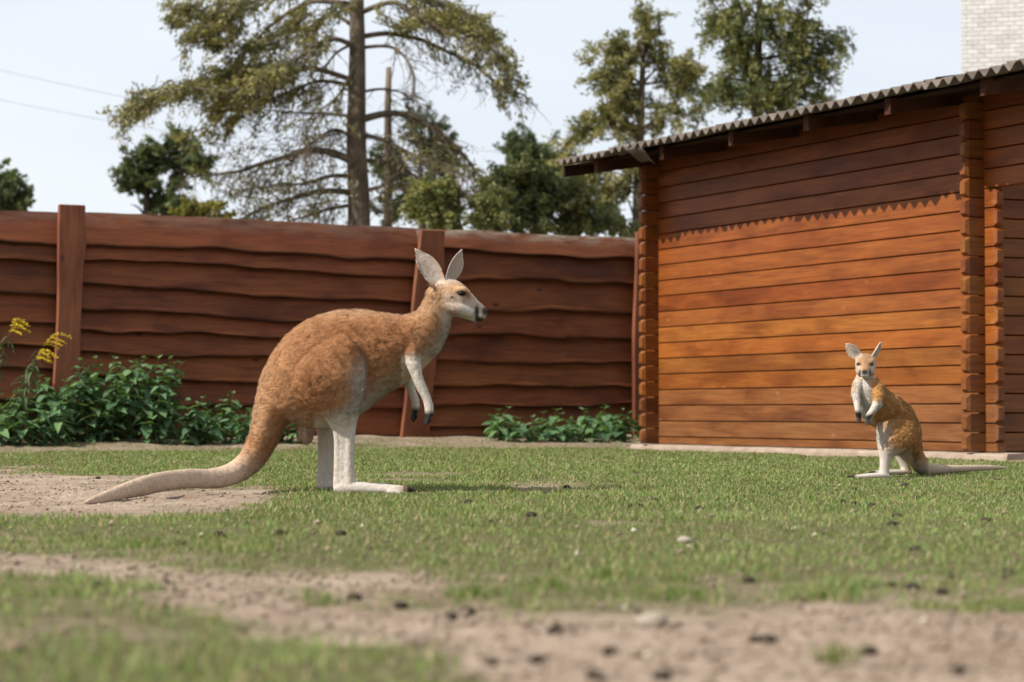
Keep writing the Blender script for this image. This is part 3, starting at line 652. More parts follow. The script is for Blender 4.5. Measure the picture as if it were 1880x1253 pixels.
# --- the big spruce with bare lower limbs
def big_spruce():
    D = 38.0; S = D / FPX; c6 = lambda x, y: (200 + x / 2.35, y / 2.35)
    top = [(652, -420), (655, 0), (656, 90), (655, 180), (654, 260), (657, 330), (659, 405)]
    pts = [W(px, py, D) for px, py in top][::-1]; b = pts[0].copy(); b.z = gzs(b.x, b.y) - .1
    t = empty('spruce_tree', (b.x, b.y, b.z + .1), 'tall spruce with bare spreading lower limbs and olive tufts behind the fence', 'tree'); loc = t.location
    P = curve_pts([b] + pts, 4); mm = MB(); n = len(P)
    rr = lambda z: max(.035, .245 - .0135 * z - .0005 * z * z)
    mm.tube([p - loc for p in P], [rr(p.z) for p in P], 12); mm.build('trunk', M_BARK, t, True)
    LM = [  # crop-6 polylines, start radius, twig density, foliage weight, depth swing
        ([(1050, 200), (980, 170), (900, 190), (830, 240), (740, 300), (640, 330)], .05, 26, .9, -.9),
        ([(1040, 20), (900, 5), (800, 40), (700, 110), (620, 190), (550, 250)], .055, 26, .35, .8),
        ([(1060, -60), (900, -60), (700, -20), (560, 40), (430, 110), (330, 170)], .05, 30, 1.0, -.5),
        ([(1030, 180), (980, 230), (930, 300), (910, 340)], .03, 6, .1, .4),
        ([(1020, 350), (940, 310), (850, 295), (760, 330), (640, 370), (500, 400), (330, 380), (200, 420), (60, 510)], .05, 42, 1.0, -.8),
        ([(1020, 370), (920, 350), (820, 380), (700, 430), (560, 480), (520, 560)], .04, 24, .8, .6),
        ([(1030, 500), (900, 490), (760, 485), (650, 470)], .03, 14, .05, .5),
        ([(1040, 700), (960, 660), (850, 650), (760, 680), (650, 710), (540, 745), (350, 765)], .075, 36, .10, -.3),
        ([(1040, 830), (930, 825), (800, 855), (660, 900), (580, 940)], .06, 30, .10, .5),
        ([(1100, 160), (1200, 145), (1340, 170), (1450, 220), (1560, 270), (1680, 360), (1790, 410)], .05, 34, .45, .5),
        ([(1110, 205), (1200, 200), (1270, 240), (1310, 310), (1320, 380), (1300, 415)], .035, 10, .15, -.5),
        ([(1110, 60), (1220, 10), (1320, 70), (1460, 140), (1600, 200), (1700, 300)], .05, 30, .6, -.7),
        ([(1100, -20), (1250, -50), (1400, 10), (1540, 60), (1640, 130)], .05, 34, .8, .3),
        ([(1110, 400), (1170, 385), (1260, 400), (1300, 430)], .03, 8, .1, .2),
        ([(1115, 520), (1200, 490), (1320, 505), (1430, 570), (1520, 660), (1580, 730)], .07, 26, .12, .3),
        ([(1130, 570), (1200, 610), (1290, 660), (1420, 720), (1540, 780)], .045, 22, .12, -.5),
        ([(1120, 690), (1200, 700), (1290, 740), (1380, 800)], .05, 16, .1, .6),
        ([(1120, 830), (1200, 800), (1300, 795), (1380, 830)], .04, 14, .1, -.4),
        ([(1050, 120), (960, 60), (860, 120), (740, 150), (640, 210)], .04, 22, .7, 1.2),
        ([(1040, 260), (1000, 400), (920, 470), (850, 520)], .03, 14, .35, -1.3),
        ([(1060, 600), (980, 560), (900, 600), (840, 660)], .04, 22, .06, -1.2),
        ([(1060, 760), (960, 760), (860, 790), (760, 800), (560, 820)], .045, 30, .10, .9),
        ([(1080, 880), (960, 900), (860, 930), (760, 960)], .04, 20, .06, -.8),
    ]
    fol = []; tws = MB(); TC = []
    for li, (pl, r0, ntw, fw, dy) in enumerate(LM):
        pp = []
        for i, (x, y) in enumerate([(1066, pl[0][1] + 4)] + pl[1:]):
            f = i / (len(pl) - 1); px, py = c6(x, y); pp.append(W(px, py, D + dy * f * 1.6))
        cp = curve_pts(pp, 4); m = MB(); k = len(cp)
        m.tube([p - loc for p in cp], [r0 * (1 - .78 * i / (k - 1)) for i in range(k)], 7)
        for q in range(ntw * 2):       # twigs hanging off the limb
            f = .18 + .82 * random.random(); i = min(k - 2, int(f * (k - 1))); a = cp[i].lerp(cp[i + 1], random.random()); dr = (cp[i + 1] - cp[i]).normalized()
            side = Vector((random.gauss(0, .5), random.gauss(0, 1), random.gauss(-.25, .55))).normalized()
            d = (dr * .7 + side * .9).normalized(); L = random.uniform(.25, .85) * (1.15 - .55 * f)
            e1 = a + d * L * .5 + Vector((0, 0, -.03)); e2 = a + d * L + Vector((random.uniform(-.1, .1), 0, -.12 * L - random.uniform(0, .12)))
            m.tube([p - loc for p in (a, e1, e2)], [.009, .006, .003], 4, False)
            for h in range(3):
                a2 = a.lerp(e2, random.uniform(.3, 1)); e3 = a2 + Vector((random.gauss(0, .13), random.gauss(0, .13), random.gauss(-.08, .10)))
                m.tube([p - loc for p in (a2, e3)], [.005, .0025], 3, False)
            if random.random() < (fw * (.35 + .65 * f)) * 1.25: fol.append((a, e2, f))
        m.build('branch', M_BARK, t, True)
    # dense tufts of needles round the foliage-bearing twigs and in the masses that the crown shows
    C, Dv, cl = [], [], []
    def tuft(a, e, n, col, spread):
        a = np.array(a); e = np.array(e); tt = rng.random((n, 1)) ** .7
        p = a + (e - a) * tt + rng.normal(size=(n, 3)) * spread; d = (e - a) / (np.linalg.norm(e - a) + 1e-6)
        dd = d * .7 + rng.normal(size=(n, 3)) * .6; dd[:, 2] -= .25
        C.append(p); Dv.append(dd / np.linalg.norm(dd, axis=1)[:, None]); cl.append(np.array(col) * rng.uniform(.7, 1.3, (n, 1)))
    def pick(): q = random.random(); return np.array(OL[0]) * (1 - q) + np.array(OL[1]) * q
    for a, e, f in fol: tuft(a, e, 26, pick(), .045)
    masses = [(420, 60, 150, 70, 60), (480, 150, 110, 60, 40), (380, 20, 90, 40, 26), (560, 20, 110, 40, 30), (650, 300, 140, 42, 60), (560, 330, 120, 60, 60), (760, 290, 80, 30, 26),
              (420, 370, 90, 40, 30), (250, 400, 80, 35, 26), (150, 480, 75, 40, 26), (520, 480, 60, 70, 34), (600, 420, 90, 30, 30), (700, 190, 70, 25, 18), (830, 90, 110, 35, 26),
              (1470, 90, 110, 45, 34), (1560, 130, 80, 50, 26), (1400, 40, 110, 35, 26), (1230, 110, 80, 30, 20), (1670, 220, 55, 60, 20), (1700, 380, 60, 50, 12), (1000, 20, 120, 30, 20), (900, 400, 70, 30, 12), (400, 570, 50, 25, 8)]
    for (x, y, rx, ry, nn) in masses:
        for q in range(int(nn * .72)):
            px, py = c6(x + random.gauss(0, .5) * rx, y + random.gauss(0, .5) * ry); a = W(px, py, D + random.gauss(0, .5))
            side = -1 if x < 1060 else 1
            e = a + Vector((side * random.uniform(.05, .45), random.gauss(0, .25), random.uniform(-.28, .03)))
            tws.tube([p - loc for p in (a - (e - a) * .6 + Vector((0, 0, .05)), a, e)], [.008, .006, .003], 4, False); tuft(a, e, 40, pick(), .042)
    for q in range(260):     # thin lichen-grey twiggery inside the crown
        px, py = c6(random.uniform(480, 1500), random.uniform(560, 960)); a = W(px, py, D + random.gauss(0, .9))
        e = a + Vector((random.gauss(0, .35), random.gauss(0, .3), random.gauss(-.15, .2))); m_ = (a + e) * .5 + Vector((0, 0, .05))
        tws.tube([p - loc for p in (a, m_, e)], [.006, .005, .003], 3, False)
        if random.random() < .55: tuft(a, e, 16, (.19, .17, .085), .07)
    o = tws.build('twigs', M_BARK, t, True); o['kind'] = 'stuff'
    C_ = np.concatenate(C); n = len(C_); V, Fq = quad_leaves(C_, np.concatenate(Dv), .105 * rng.uniform(.6, 1.3, n), .030 * rng.uniform(.6, 1.4, n))
    link('crown', mesh_np('crown', V - np.array(loc), Fq, False, np.repeat(np.concatenate(cl), 4, 0), M_LEAF), t)
big_spruce()
# broken dead trunk beside it
p0 = W(714, 420, 41); b = Vector((p0.x, p0.y, .1)); dt = empty('dead_trunk', b, 'thin bare dead trunk with snapped top beside the big spruce', 'dead tree')
m = MB(); P = [b - Vector((0, 0, .3)), W(712, 400, 41), W(713, 300, 41), W(712, 200, 41), W(714, 124, 41)]
m.tube([p - b for p in P], [.1, .085, .08, .065, .05], 9); m.build('trunk', M_BARK, dt, True)
for (y, dx, dy) in ((180, 26, 14), (250, -22, 10), (330, 30, -18), (360, -28, -12), (230, 18, -20)):
    a = W(712, y, 41); e = W(712 + dx, y + dy, 40.8); m = MB(); m.tube([a - b, e - b], [.018, .006], 5); m.build('branch_stub', M_BARK, dt)
NEED = dict(per=46, tw=.34, gap=.40)
tree('pine_tree', 'rounded dark green pine with two crowns left of the big spruce', 52, [(262, 300), (268, 350), (270, 400)], .13,
     [(255, 300, 32, 30, 50), (330, 285, 48, 34, 90), (365, 310, 30, 24, 40), (250, 345, 34, 22, 50), (300, 335, 30, 22, 40), (285, 378, 60, 18, 70), (240, 380, 30, 14, 30), (385, 298, 14, 12, 12), (330, 255, 20, 12, 16)], .20, .055, 46, .42, DK, .0, .40, seed=1, bark=M_BARKD)
tree('yellowing_bush', 'small yellow green bush top showing above the fence', 48, [(372, 385), (372, 405)], .06, [(370, 385, 34, 17, 50), (345, 395, 20, 10, 20), (398, 392, 18, 12, 22)], .12, .08, 40, .3, ((.15, .15, .03), (.30, .27, .06)), .1, .3, seed=2)
tree('leafy_tree', 'dark leafy tree at the far end of the fence, left of the post', 55, [(10, 360), (10, 400)], .12, [(12, 352, 40, 22, 60), (38, 368, 30, 16, 36), (-30, 345, 50, 40, 90), (8, 325, 20, 12, 18), (0, 378, 50, 12, 30)], .15, .09, 40, .4, DK, .1, .36, seed=3)
tree('pine_tree', 'domed dark pine directly behind the dead trunk', 56, [(770, 260), (772, 330), (776, 410)], .13,
     [(770, 250, 46, 40, 90), (800, 290, 50, 34, 90), (740, 300, 40, 34, 60), (835, 310, 26, 26, 40), (770, 330, 70, 30, 80), (725, 250, 22, 22, 26), (760, 375, 80, 30, 90)], .20, .055, 46, .42, ((.045, .065, .033), (.11, .13, .06)), 0, .44, seed=4, bark=M_BARKD)
tree('young_spruce', 'bushy young spruce with bright shoot tips right of the dead trunk', 36, [(842, 330), (842, 420)], .07,
     [(800, 350, 46, 16, 60), (850, 345, 46, 18, 60), (790, 380, 44, 20, 60), (850, 385, 50, 20, 70), (885, 360, 30, 16, 36), (812, 405, 50, 14, 40), (885, 400, 34, 18, 40)], .10, .034, 60, .32, ((.10, .12, .04), (.30, .30, .11)), .35, .38, seed=5)
tree('spruce_tree', 'spreading dark spruce with layered boughs reaching to the shed', 40, [(985, 300), (985, 360), (985, 430)], .10,
     [(930, 330, 46, 18, 70), (985, 330, 50, 18, 80), (1040, 345, 46, 16, 70), (920, 370, 50, 18, 80), (985, 375, 56, 20, 90), (1050, 380, 50, 18, 80), (930, 405, 50, 16, 70), (1000, 410, 60, 14, 80), (1080, 405, 50, 18, 70), (965, 308, 26, 12, 30), (1130, 410, 44, 18, 60)], .11, .036, 60, .36, ((.07, .10, .04), (.24, .25, .10)), .35, .38, seed=6)
tree('pine_tree', 'round topped distant pine standing over the layered spruce', 58, [(980, 270), (984, 340), (985, 420)], .14,
     [(978, 265, 36, 20, 60), (960, 285, 26, 18, 36), (1000, 288, 34, 18, 44), (1015, 310, 40, 20, 50), (950, 315, 30, 16, 30)], .2, .055, 46, .42, DK, 0, .36, seed=7, bark=M_BARKD)
tree('larch_tree', 'tall feathery olive tree behind the low end of the shed roof', 47, [(1185, 30), (1180, 120), (1176, 240), (1170, 420)], .14,
     [(1180, 35, 22, 28, 36), (1170, 85, 44, 34, 70), (1200, 70, 24, 20, 26), (1150, 140, 50, 34, 70), (1215, 130, 50, 28, 60), (1110, 110, 30, 24, 26), (1170, 190, 70, 34, 90), (1250, 160, 34, 40, 44), (1230, 220, 60, 30, 60), (1120, 220, 40, 40, 50),
      (1080, 250, 34, 34, 50), (1060, 300, 46, 30, 60), (1150, 270, 60, 34, 60), (1110, 320, 60, 30, 60), (1150, 370, 50, 36, 60), (1090, 370, 40, 26, 40), (1150, 410, 40, 20, 30), (1275, 110, 20, 24, 18), (1090, 165, 24, 24, 18)], .105, .040, 62, .46, ((.12, .13, .05), (.34, .31, .12)), .45, .47, seed=8)
tree('weeping_spruce', 'tall spruce with drooping curtains of foliage above the shed roof', 44, [(1400, -180), (1395, 0), (1392, 110), (1390, 250), (1388, 400)], .16,
     [(1390, -120, 60, 50, 60), (1370, -40, 70, 50, 90), (1440, -30, 60, 40, 60), (1370, 30, 66, 40, 90), (1430, 25, 50, 34, 60), (1330, 60, 34, 40, 44), (1400, 85, 60, 36, 80), (1470, 70, 40, 26, 44), (1350, 120, 46, 40, 60), (1430, 135, 56, 36, 70), (1490, 110, 34, 34, 40),
      (1380, 175, 60, 34, 70), (1460, 170, 50, 30, 50), (1340, 200, 40, 30, 44), (1420, 210, 60, 26, 60), (1505, 160, 24, 26, 18), (1530, 60, 22, 14, 16), (1545, 85, 18, 18, 12), (1510, 45, 22, 12, 12), (1310, 150, 20, 30, 16), (1500, 205, 30, 22, 20)], .10, .036, 66, .46, ((.07, .10, .04), (.28, .27, .09)), 1.0, .45, seed=9)
# power line: poles out of view on the left and behind the trees
pa = W(-260, 420, 64); pb = W(1470, 420, 64)
for p_, lb in ((pa, 'wooden utility pole at the left end of the overhead wires'), (pb, 'wooden utility pole hidden behind the shed roof, carrying overhead wires')):
    b = Vector((p_.x, p_.y, .1)); e = empty('utility_pole', b, lb, 'pole'); m = MB(); tp = 11.4 if p_ is pa else 7.6; m.tube([(0, 0, -.3), (0, 0, tp)], [.13, .09], 10); m.build('shaft', M_BARK, e, True)
    m = MB(); m.box((0, 0, tp - .4), (.06, .5, .05)); m.box((0, 0, tp - 1.4), (.06, .5, .05)); m.build('crossarm', M_BARK, e)
for k, (ya, yb) in enumerate(((140, 300), (60, 190))):
    za = W(-260, ya, 64).z; zb2 = W(1225, yb, 64).z
    za, zb2 = (10.05, 6.25) if k == 0 else (11.05, 7.25)
    P = []
    for i in range(25): f = i / 24; P.append((pa.x + (pb.x - pa.x) * f, pa.y + (pb.y - pa.y) * f + .3 * (k - .5), za + (zb2 - za) * f - 1.3 * 4 * f * (1 - f) * (.45 + .2 * k)))
    m = MB(); m.tube(P, .006, 5); o = m.build('overhead_wire', M_CABLE); tag(o, ('lower' if k == 0 else 'upper') + ' thin overhead wire crossing the pale sky', 'wire')

# ------------------------------------------------------------------ nettles and goldenrod
def leaf_mesh(name, mat, L=1.0, wd=.55, fold=.12, curl=.18, serr=True):
    V, Fq = [], []; n = 7
    for i in range(n + 1):
        t = i / n; wv = wd * .5 * math.sin(math.pi * min(1, t ** .62)) * (1 - .15 * t) + (.02 if serr and i % 2 else 0) * (0 < i < n)
        z = -curl * t * t; V += [(t * L, -wv, z + fold * wv * 2), (t * L, 0, z), (t * L, wv, z + fold * wv * 2)]
    for i in range(n):
        a = i * 3; Fq += [(a, a + 1, a + 4, a + 3), (a + 1, a + 2, a + 5, a + 4)]
    me = bpy.data.meshes.new(name); me.from_pydata(V, [], Fq); me.update()
    for p in me.polygons: p.use_smooth = True
    me.materials.append(mat); return me
NL = [leaf_mesh('leaf', M_NETTLE, 1, .56, .14, .22), leaf_mesh('leaf', M_NETTLE, 1, .48, .2, .34), leaf_mesh('leaf', M_NETTLE, 1, .62, .08, .12)]
def nettle(x, y, H, label, group, seed):
    rd = random.Random(seed); z0 = gzs(x, y)
    t = empty('nettle_plant', (x, y, z0), label, 'plant', group, rd.uniform(0, 6.28))
    lx, ly = rd.gauss(0, .10), rd.gauss(0, .10)
    st = lambda f: Vector((lx * f * f * H * 2, ly * f * f * H * 2, H * f))
    m = MB(); m.tube([st(-.03), st(.25), st(.5), st(.75), st(1)], [.006, .0055, .005, .004, .002], 5); m.build('stem', M_STEM, t)
    k = max(4, int(H / .075)); a = rd.uniform(0, 3)
    for i in range(k + 1):
        f = .07 + .93 * i / k; a += math.pi / 2 + rd.gauss(0, .25); sz = (.105 + .075 * math.sin(math.pi * min(1, f * .9 + .05))) * rd.uniform(.85, 1.2) * (.62 if i == k else 1)
        for s in (0, math.pi):
            o = link('leaf', rd.choice(NL), t, st(f)); dip = rd.gauss(.22, .2) if i < k else rd.gauss(-.5, .15)
            o.rotation_euler = (rd.gauss(0, .2), dip, a + s); o.scale = (sz, sz, sz)
            if rd.random() < .45 and i < k:
                o = link('leaf', rd.choice(NL), t, st(f) + Vector((math.cos(a + s), math.sin(a + s), 0)) * .03); o.rotation_euler = (rd.gauss(0, .3), rd.gauss(.1, .3), a + s + rd.gauss(.9, .3)); o.scale = (sz * .6,) * 3
def nettle_clump(pxs, tops, x0, x1, n, label, group, seed, basey=806):
    rd = random.Random(seed)
    for i in range(n):
        px = x0 + (x1 - x0) * (i + rd.random()) / n; s = fence_s(px); out = rd.uniform(.16, 1.12)
        p = fpoint(s, 0, out); top = np.interp(px, pxs, tops); zt = W(px, top, p.y).z
        H = max(.2, (zt - gzs(p.x, p.y)) * (rd.uniform(.82, 1.02) if out < .6 else rd.uniform(.42, .8))); nettle(p.x, p.y, H, label, group, seed * 100 + i)
nettle_clump([-60, 0, 40, 90, 130, 160, 200, 260, 290, 320, 345], [735, 722, 700, 690, 668, 652, 652, 656, 680, 720, 750], -70, 338, 72, 'leafy green nettle plant in the tall clump around the fence post', 'tall nettles by the fence post', 3)
nettle_clump([340, 360, 400, 450, 480, 560], [748, 735, 724, 722, 738, 760], 342, 486, 22, 'leafy green nettle in the low clump behind the big kangaroo tail', 'low nettles behind the tail', 4)
nettle_clump([840, 870, 890, 930, 970, 1020, 1080, 1120, 1168], [775, 748, 744, 764, 750, 756, 746, 758, 778], 848, 1166, 38, 'leafy green nettle in the low clump beside the shed corner', 'low nettles beside the shed', 5)
def goldenrod(px, out, H, lean, seed, label):
    rd = random.Random(seed); s = fence_s(px); p = fpoint(s, 0, out); z0 = gzs(p.x, p.y)
    t = empty('goldenrod_plant', (p.x, p.y, z0), label, 'plant', 'goldenrod by the fence')
    st = lambda f: Vector((lean * f * f, -.03 * f, H * f * (1 - .08 * f)))
    m = MB(); m.tube([st(i / 8 - .02) for i in range(9)], [.007 - .0006 * i for i in range(9)], 5); m.build('stem', M_STEM, t)
    for i in range(34):
        f = .2 + .68 * i / 34; o = link('leaf', RL, t, st(f)); sz = rd.uniform(.10, .17); o.scale = (sz, sz, sz); o.rotation_euler = (rd.gauss(0, .2), rd.uniform(-.1, .9), i * 2.4 + rd.gauss(0, .2))
    for b in range(5):
        f = .90 + .025 * b; a0 = st(f); a = rd.uniform(-.6, .6); d = Vector((math.cos(a) * (1 if lean >= 0 else -1), math.sin(a), .25)); fm = MB(); L = rd.uniform(.10, .20)
        for q in range(46):
            u = rd.random(); c = a0 + d * L * u + Vector((rd.gauss(0, .007), rd.gauss(0, .007), -.08 * u * u + abs(rd.gauss(0, .008)))); fm.box(c, (rd.uniform(.0025, .005),) * 3, Matrix.Rotation(rd.uniform(0, 3), 3, 'X'))
        fm.build('flower_plume', M_FLOWER, t)
RL = leaf_mesh('leaf', M_ROD, 1, .20, .2, .5, False)
goldenrod(-6, .55, 1.15, .42, 1, 'goldenrod stem arching towards the fence post with yellow plumes'); goldenrod(-40, .6, 1.30, .22, 2, 'taller goldenrod with yellow plume at the edge of the nettles'); goldenrod(2, .8, .98, .2, 3, 'short goldenrod with yellow plume in front of the nettles')

# ------------------------------------------------------------------ stones and droppings
def lump(name, px, py, r, sq, mat, label, cat, group, seed, el=1.3):
    Y = 10.0
    for _ in range(12):
        p = W(px, py, Y); z = gzs(p.x, p.y); Y *= 1 + (p.z - z) / max(.02, CAMH - z) * .9 if p.z > z else 1 - (z - p.z) / max(.02, CAMH - z) * .6
        Y = min(max(Y, 2.5), 24)
    p = W(px, py, Y); bm = bmesh.new(); bmesh.ops.create_icosphere(bm, subdivisions=3, radius=1)
    vv = np.array([v.co for v in bm.verts]); k = .72 + .55 * fbm(vv, 1.3, seed); rz = random.uniform(-.6, .6)
    for v, s in zip(bm.verts, k): v.co = Vector((v.co.x * el, v.co.y * .9, v.co.z * sq)) * s * r
    me = bpy.data.meshes.new(name); bm.to_mesh(me); bm.free(); me.materials.append(mat)
    for q in me.polygons: q.use_smooth = True
    o = link(name, me, None, (p.x, Y, gzs(p.x, Y) + r * sq * .62)); o.rotation_euler = (0, 0, rz); return tag(o, label, cat, group)
lump('stone', 1200, 1150, .024, .72, M_STONE, 'pale rounded stone lying on the bare sand', 'stone', None, 3)
lump('stone', 1257, 1000, .019, .8, M_STONE, 'small pale stone sitting in the grass beyond the sand', 'stone', None, 5)
lump('stone', 990, 1116, .008, .8, M_STONE, 'tiny white pebble on the bare sand', 'pebble', None, 6)
lump('stone', 27, 1197, .015, .7, simple('brown_stone', (.20, .13, .09), (.32, .22, .16), 9), 'small brown stone in the front patch of grass', 'stone', None, 8)
DG = [(625, 983), (515, 983), (402, 984), (1172, 932), (1155, 932), (975, 949), (1283, 936), (1567, 902), (1547, 924), (1566, 927), (1600, 932), (1646, 951), (1640, 966), (1664, 891), (1605, 890), (1673, 881), (1683, 918), (1845, 910), (1810, 958), (1831, 884), (1660, 895), (1410, 908), (1680, 1012), (1000, 909), (860, 925), (248, 886), (180, 880), (1090, 856), (1117, 860), (1170, 872), (360, 876), (1040, 897), (1245, 920), (1200, 922)]
DS = [(1018, 1165), (1120, 1203), (988, 1218), (1385, 1181), (1410, 1181), (1595, 1203), (1758, 1238), (1634, 1077), (1674, 1082), (1728, 1092), (1750, 1065), (1090, 1243), (1215, 1248), (1374, 1070), (735, 1118), (826, 1139), (860, 1128), (1802, 1110), (905, 1222), (180, 1080), (1850, 1055), (650, 1102)]
for i, (a, b) in enumerate(DG): lump('dropping', a, b, random.uniform(.011, .017), .75, M_DUNG, 'small dark animal dropping lying in the short grass', 'dropping', 'droppings in the grass', 20 + i)
for i, (a, b) in enumerate(DS): lump('dropping', a, b, random.uniform(.009, .014), .75, M_DUNG, 'small dark animal dropping lying on the bare sand', 'dropping', 'droppings on the sand', 90 + i)

# ------------------------------------------------------------------ kangaroos
def ring_loft(st, sub=4, n=24):
    """st: list of (centre, a, b) half-axis vectors; smooth loft with end caps -> verts, faces"""
    A = np.array([np.concatenate([np.array(c), np.array(a), np.array(b)]) for c, a, b in st]); K = []
    for i in range(len(A) - 1):
        p0, p1, p2, p3_ = A[max(i - 1, 0)], A[i], A[i + 1], A[min(i + 2, len(A) - 1)]
        for j in range(sub):
            t = j / sub; K.append(.5 * (2 * p1 + (p2 - p0) * t + (2 * p0 - 5 * p1 + 4 * p2 - p3_) * t * t + (3 * p1 - p0 - 3 * p2 + p3_) * t ** 3))
    K.append(A[-1]); V, Fq = [], []
    th = np.linspace(0, 2 * np.pi, n, endpoint=False)
    for k in K: V += [k[:3] + k[3:6] * math.cos(q) + k[6:9] * math.sin(q) for q in th]
    for i in range(len(K) - 1):
        for j in range(n): a = i * n + j; b = i * n + (j + 1) % n; Fq.append((a, b, b + n, a + n))
    c0 = len(V); V += [K[0][:3], K[-1][:3]]
    for j in range(n): Fq.append((c0, (j + 1) % n, j)); b = (len(K) - 1) * n; Fq.append((c0 + 1, b + j, b + (j + 1) % n))
    return V, Fq
class Body:
    def __init__(s, Y0, scale_px): s.Y = Y0; s.S = Y0 / FPX; s.mb = MB()
    def P(s, px, py, d=0): return W(px, py, s.Y + d)
    def edge(s, T, B, w, d=0):               # station from two outline points, half width in pixels, depth offset in metres
        a = s.P(*T, d); b = s.P(*B, d); return ((a + b) * .5, (a - b) * .5, Vector((0, w * s.S, 0)))
    def loft(s, st, sub=4, n=24): s.mb.add(*ring_loft(st, sub, n))
    def limb(s, pts, n=16):                  # (px,py,r,depth)
        P = [s.P(p[0], p[1], p[3]) for p in pts]; st = []
        for i, p in enumerate(P):
            t = (P[min(i + 1, len(P) - 1)] - P[max(i - 1, 0)]).normalized(); a = t.cross(Vector((0, 1, 0.001)));
            if a.length < .2: a = t.cross(Vector((1, 0, 0)))
            a.normalize(); b = t.cross(a); r = pts[i][2] * s.S; st.append((p, a * r, b * r))
        s.loft(st, 4, n)
    def ear(s, base, tip, w, face, d, cup=.5, th=.0045):
        b = s.P(*base, d); t = s.P(*tip, d); ax = (t - b); u = ax.normalized(); f = Vector(face).normalized(); f = (f - u * f.dot(u)).normalized(); sd = u.cross(f)
        nu, nv = 14, 10; V = []; prof = lambda q: (.42 + .95 * math.sin(math.pi * min(1, .12 + q * .80)) ** .9) * (1 - q ** 5) * .76 + .03
        for side in (1, -1):
            for i in range(nu + 1):
                q = i / nu; ww = w * s.S * prof(q)
                for j in range(nv + 1):
                    v = j / nv * 2 - 1; ang = v * 1.15
                    V.append(b + ax * q + sd * ww * math.sin(ang) / .91 + f * ww * cup * (1 - math.cos(ang)) * 1.6 + f * th * side * (1 - .4 * abs(v)) + u * 0)
        m_ = nv + 1; tot = (nu + 1) * m_; Fq = []
        for i in range(nu):
            for j in range(nv): a = i * m_ + j; Fq += [(a, a + 1, a + m_ + 1, a + m_), (tot + a, tot + a + m_, tot + a + m_ + 1, tot + a + 1)]
        for j in range(nv): Fq.append((j, tot + j, tot + j + 1, j + 1)); a = nu * m_ + j; Fq.append((a, a + 1, tot + a + 1, tot + a))
        for i in range(nu): a = i * m_; Fq.append((a, a + m_, tot + a + m_, tot + a)); a += nv; Fq.append((a, tot + a, tot + a + m_, a + m_))
        s.mb.add(V, Fq)
    def finish(s, root, voxel, colour, furlen, nhair, flow, disp, smooth_it=7):
        me = s.mb.mesh('kangaroo_raw'); o = bpy.data.objects.new('raw', me); COL.objects.link(o)
        bm = bmesh.new(); bm.from_mesh(me); bmesh.ops.recalc_face_normals(bm, faces=bm.faces); bm.to_mesh(me); bm.free()
        md = o.modifiers.new('r', 'REMESH'); md.mode = 'VOXEL'; md.voxel_size = voxel
        dg = bpy.context.evaluated_depsgraph_get(); me2 = bpy.data.meshes.new_from_object(o.evaluated_get(dg)); bpy.data.objects.remove(o)
        n = len(me2.vertices); V = np.empty(n * 3); me2.vertices.foreach_get('co', V); V = V.reshape(-1, 3)
        E = np.empty(len(me2.edges) * 2, np.int32); me2.edges.foreach_get('vertices', E); E = E.reshape(-1, 2); deg = np.bincount(E.ravel(), minlength=n)[:, None]
        def lap(X):
            A = np.zeros_like(X)
            for k in range(3): A[:, k] = np.bincount(E[:, 0], X[E[:, 1], k], n) + np.bincount(E[:, 1], X[E[:, 0], k], n)
            return A / np.maximum(deg, 1) - X
        for _ in range(smooth_it): V = V + .55 * lap(V); V = V - .53 * lap(V)
        for _ in range(2): V = V + .4 * lap(V)
        me2.vertices.foreach_set('co', V.astype(np.float32).ravel()); me2.update()
        N = np.empty(n * 3); me2.vertices.foreach_get('normal', N); N = N.reshape(-1, 3)
        V = V + N * disp(V)[:, None]; me2.vertices.foreach_set('co', V.astype(np.float32).ravel()); me2.update()
        me2.vertices.foreach_get('normal', N.ravel()); px, py = project(V); col = colour(px, py, V, N)
        me2.polygons.foreach_set('use_smooth', np.ones(len(me2.polygons), bool)); 
        loc = np.array(root.location)
        # fur strands on the finished surface
        me2.calc_loop_triangles(); T = np.empty(len(me2.loop_triangles) * 3, np.int32); me2.loop_triangles.foreach_get('vertices', T); T = T.reshape(-1, 3)
        ar = np.linalg.norm(np.cross(V[T[:, 1]] - V[T[:, 0]], V[T[:, 2]] - V[T[:, 0]]), axis=1); k = rng.choice(len(T), nhair, p=ar / ar.sum())
        u = rng.random((nhair, 2)); u[u.sum(1) > 1] = 1 - u[u.sum(1) > 1]; wq = np.stack([1 - u.sum(1), u[:, 0], u[:, 1]], 1)
        Pq = np.einsum('ij,ijk->ik', wq, V[T[k]]); Nq = np.einsum('ij,ijk->ik', wq, N[T[k]]); Nq /= np.linalg.norm(Nq, axis=1)[:, None]; Cq = np.einsum('ij,ijk->ik', wq, col[T[k]])
        hx, hy = project(Pq); L, stand = furlen(hx, hy, Pq); fl = flow(hx, hy, Pq)
        Pn = Pq * np.array([1, 1, 1.5]); cn = np.stack([vnoise(Pn, 85, 1), vnoise(Pn, 85, 2), vnoise(Pn, 85, 3)], 1) - .5; cn2 = np.stack([vnoise(Pn, 30, 4), vnoise(Pn, 30, 5), vnoise(Pn, 30, 6)], 1) - .5
        fl = fl + cn * 1.3 + cn2 * 1.0; fl = fl - Nq * np.sum(fl * Nq, 1)[:, None]; fl /= np.linalg.norm(fl, axis=1)[:, None] + 1e-6
        d = fl + Nq * stand[:, None] + rng.normal(size=fl.shape) * .13; d /= np.linalg.norm(d, axis=1)[:, None]
        L = L * rng.uniform(.6, 1.25, nhair) * np.clip(Cq.mean(1) / .12, .2, 1); side = np.cross(d, Nq); side /= np.linalg.norm(side, axis=1)[:, None] + 1e-6; wd = (.0011 * s.S / .0027) * rng.uniform(.7, 1.3, nhair)
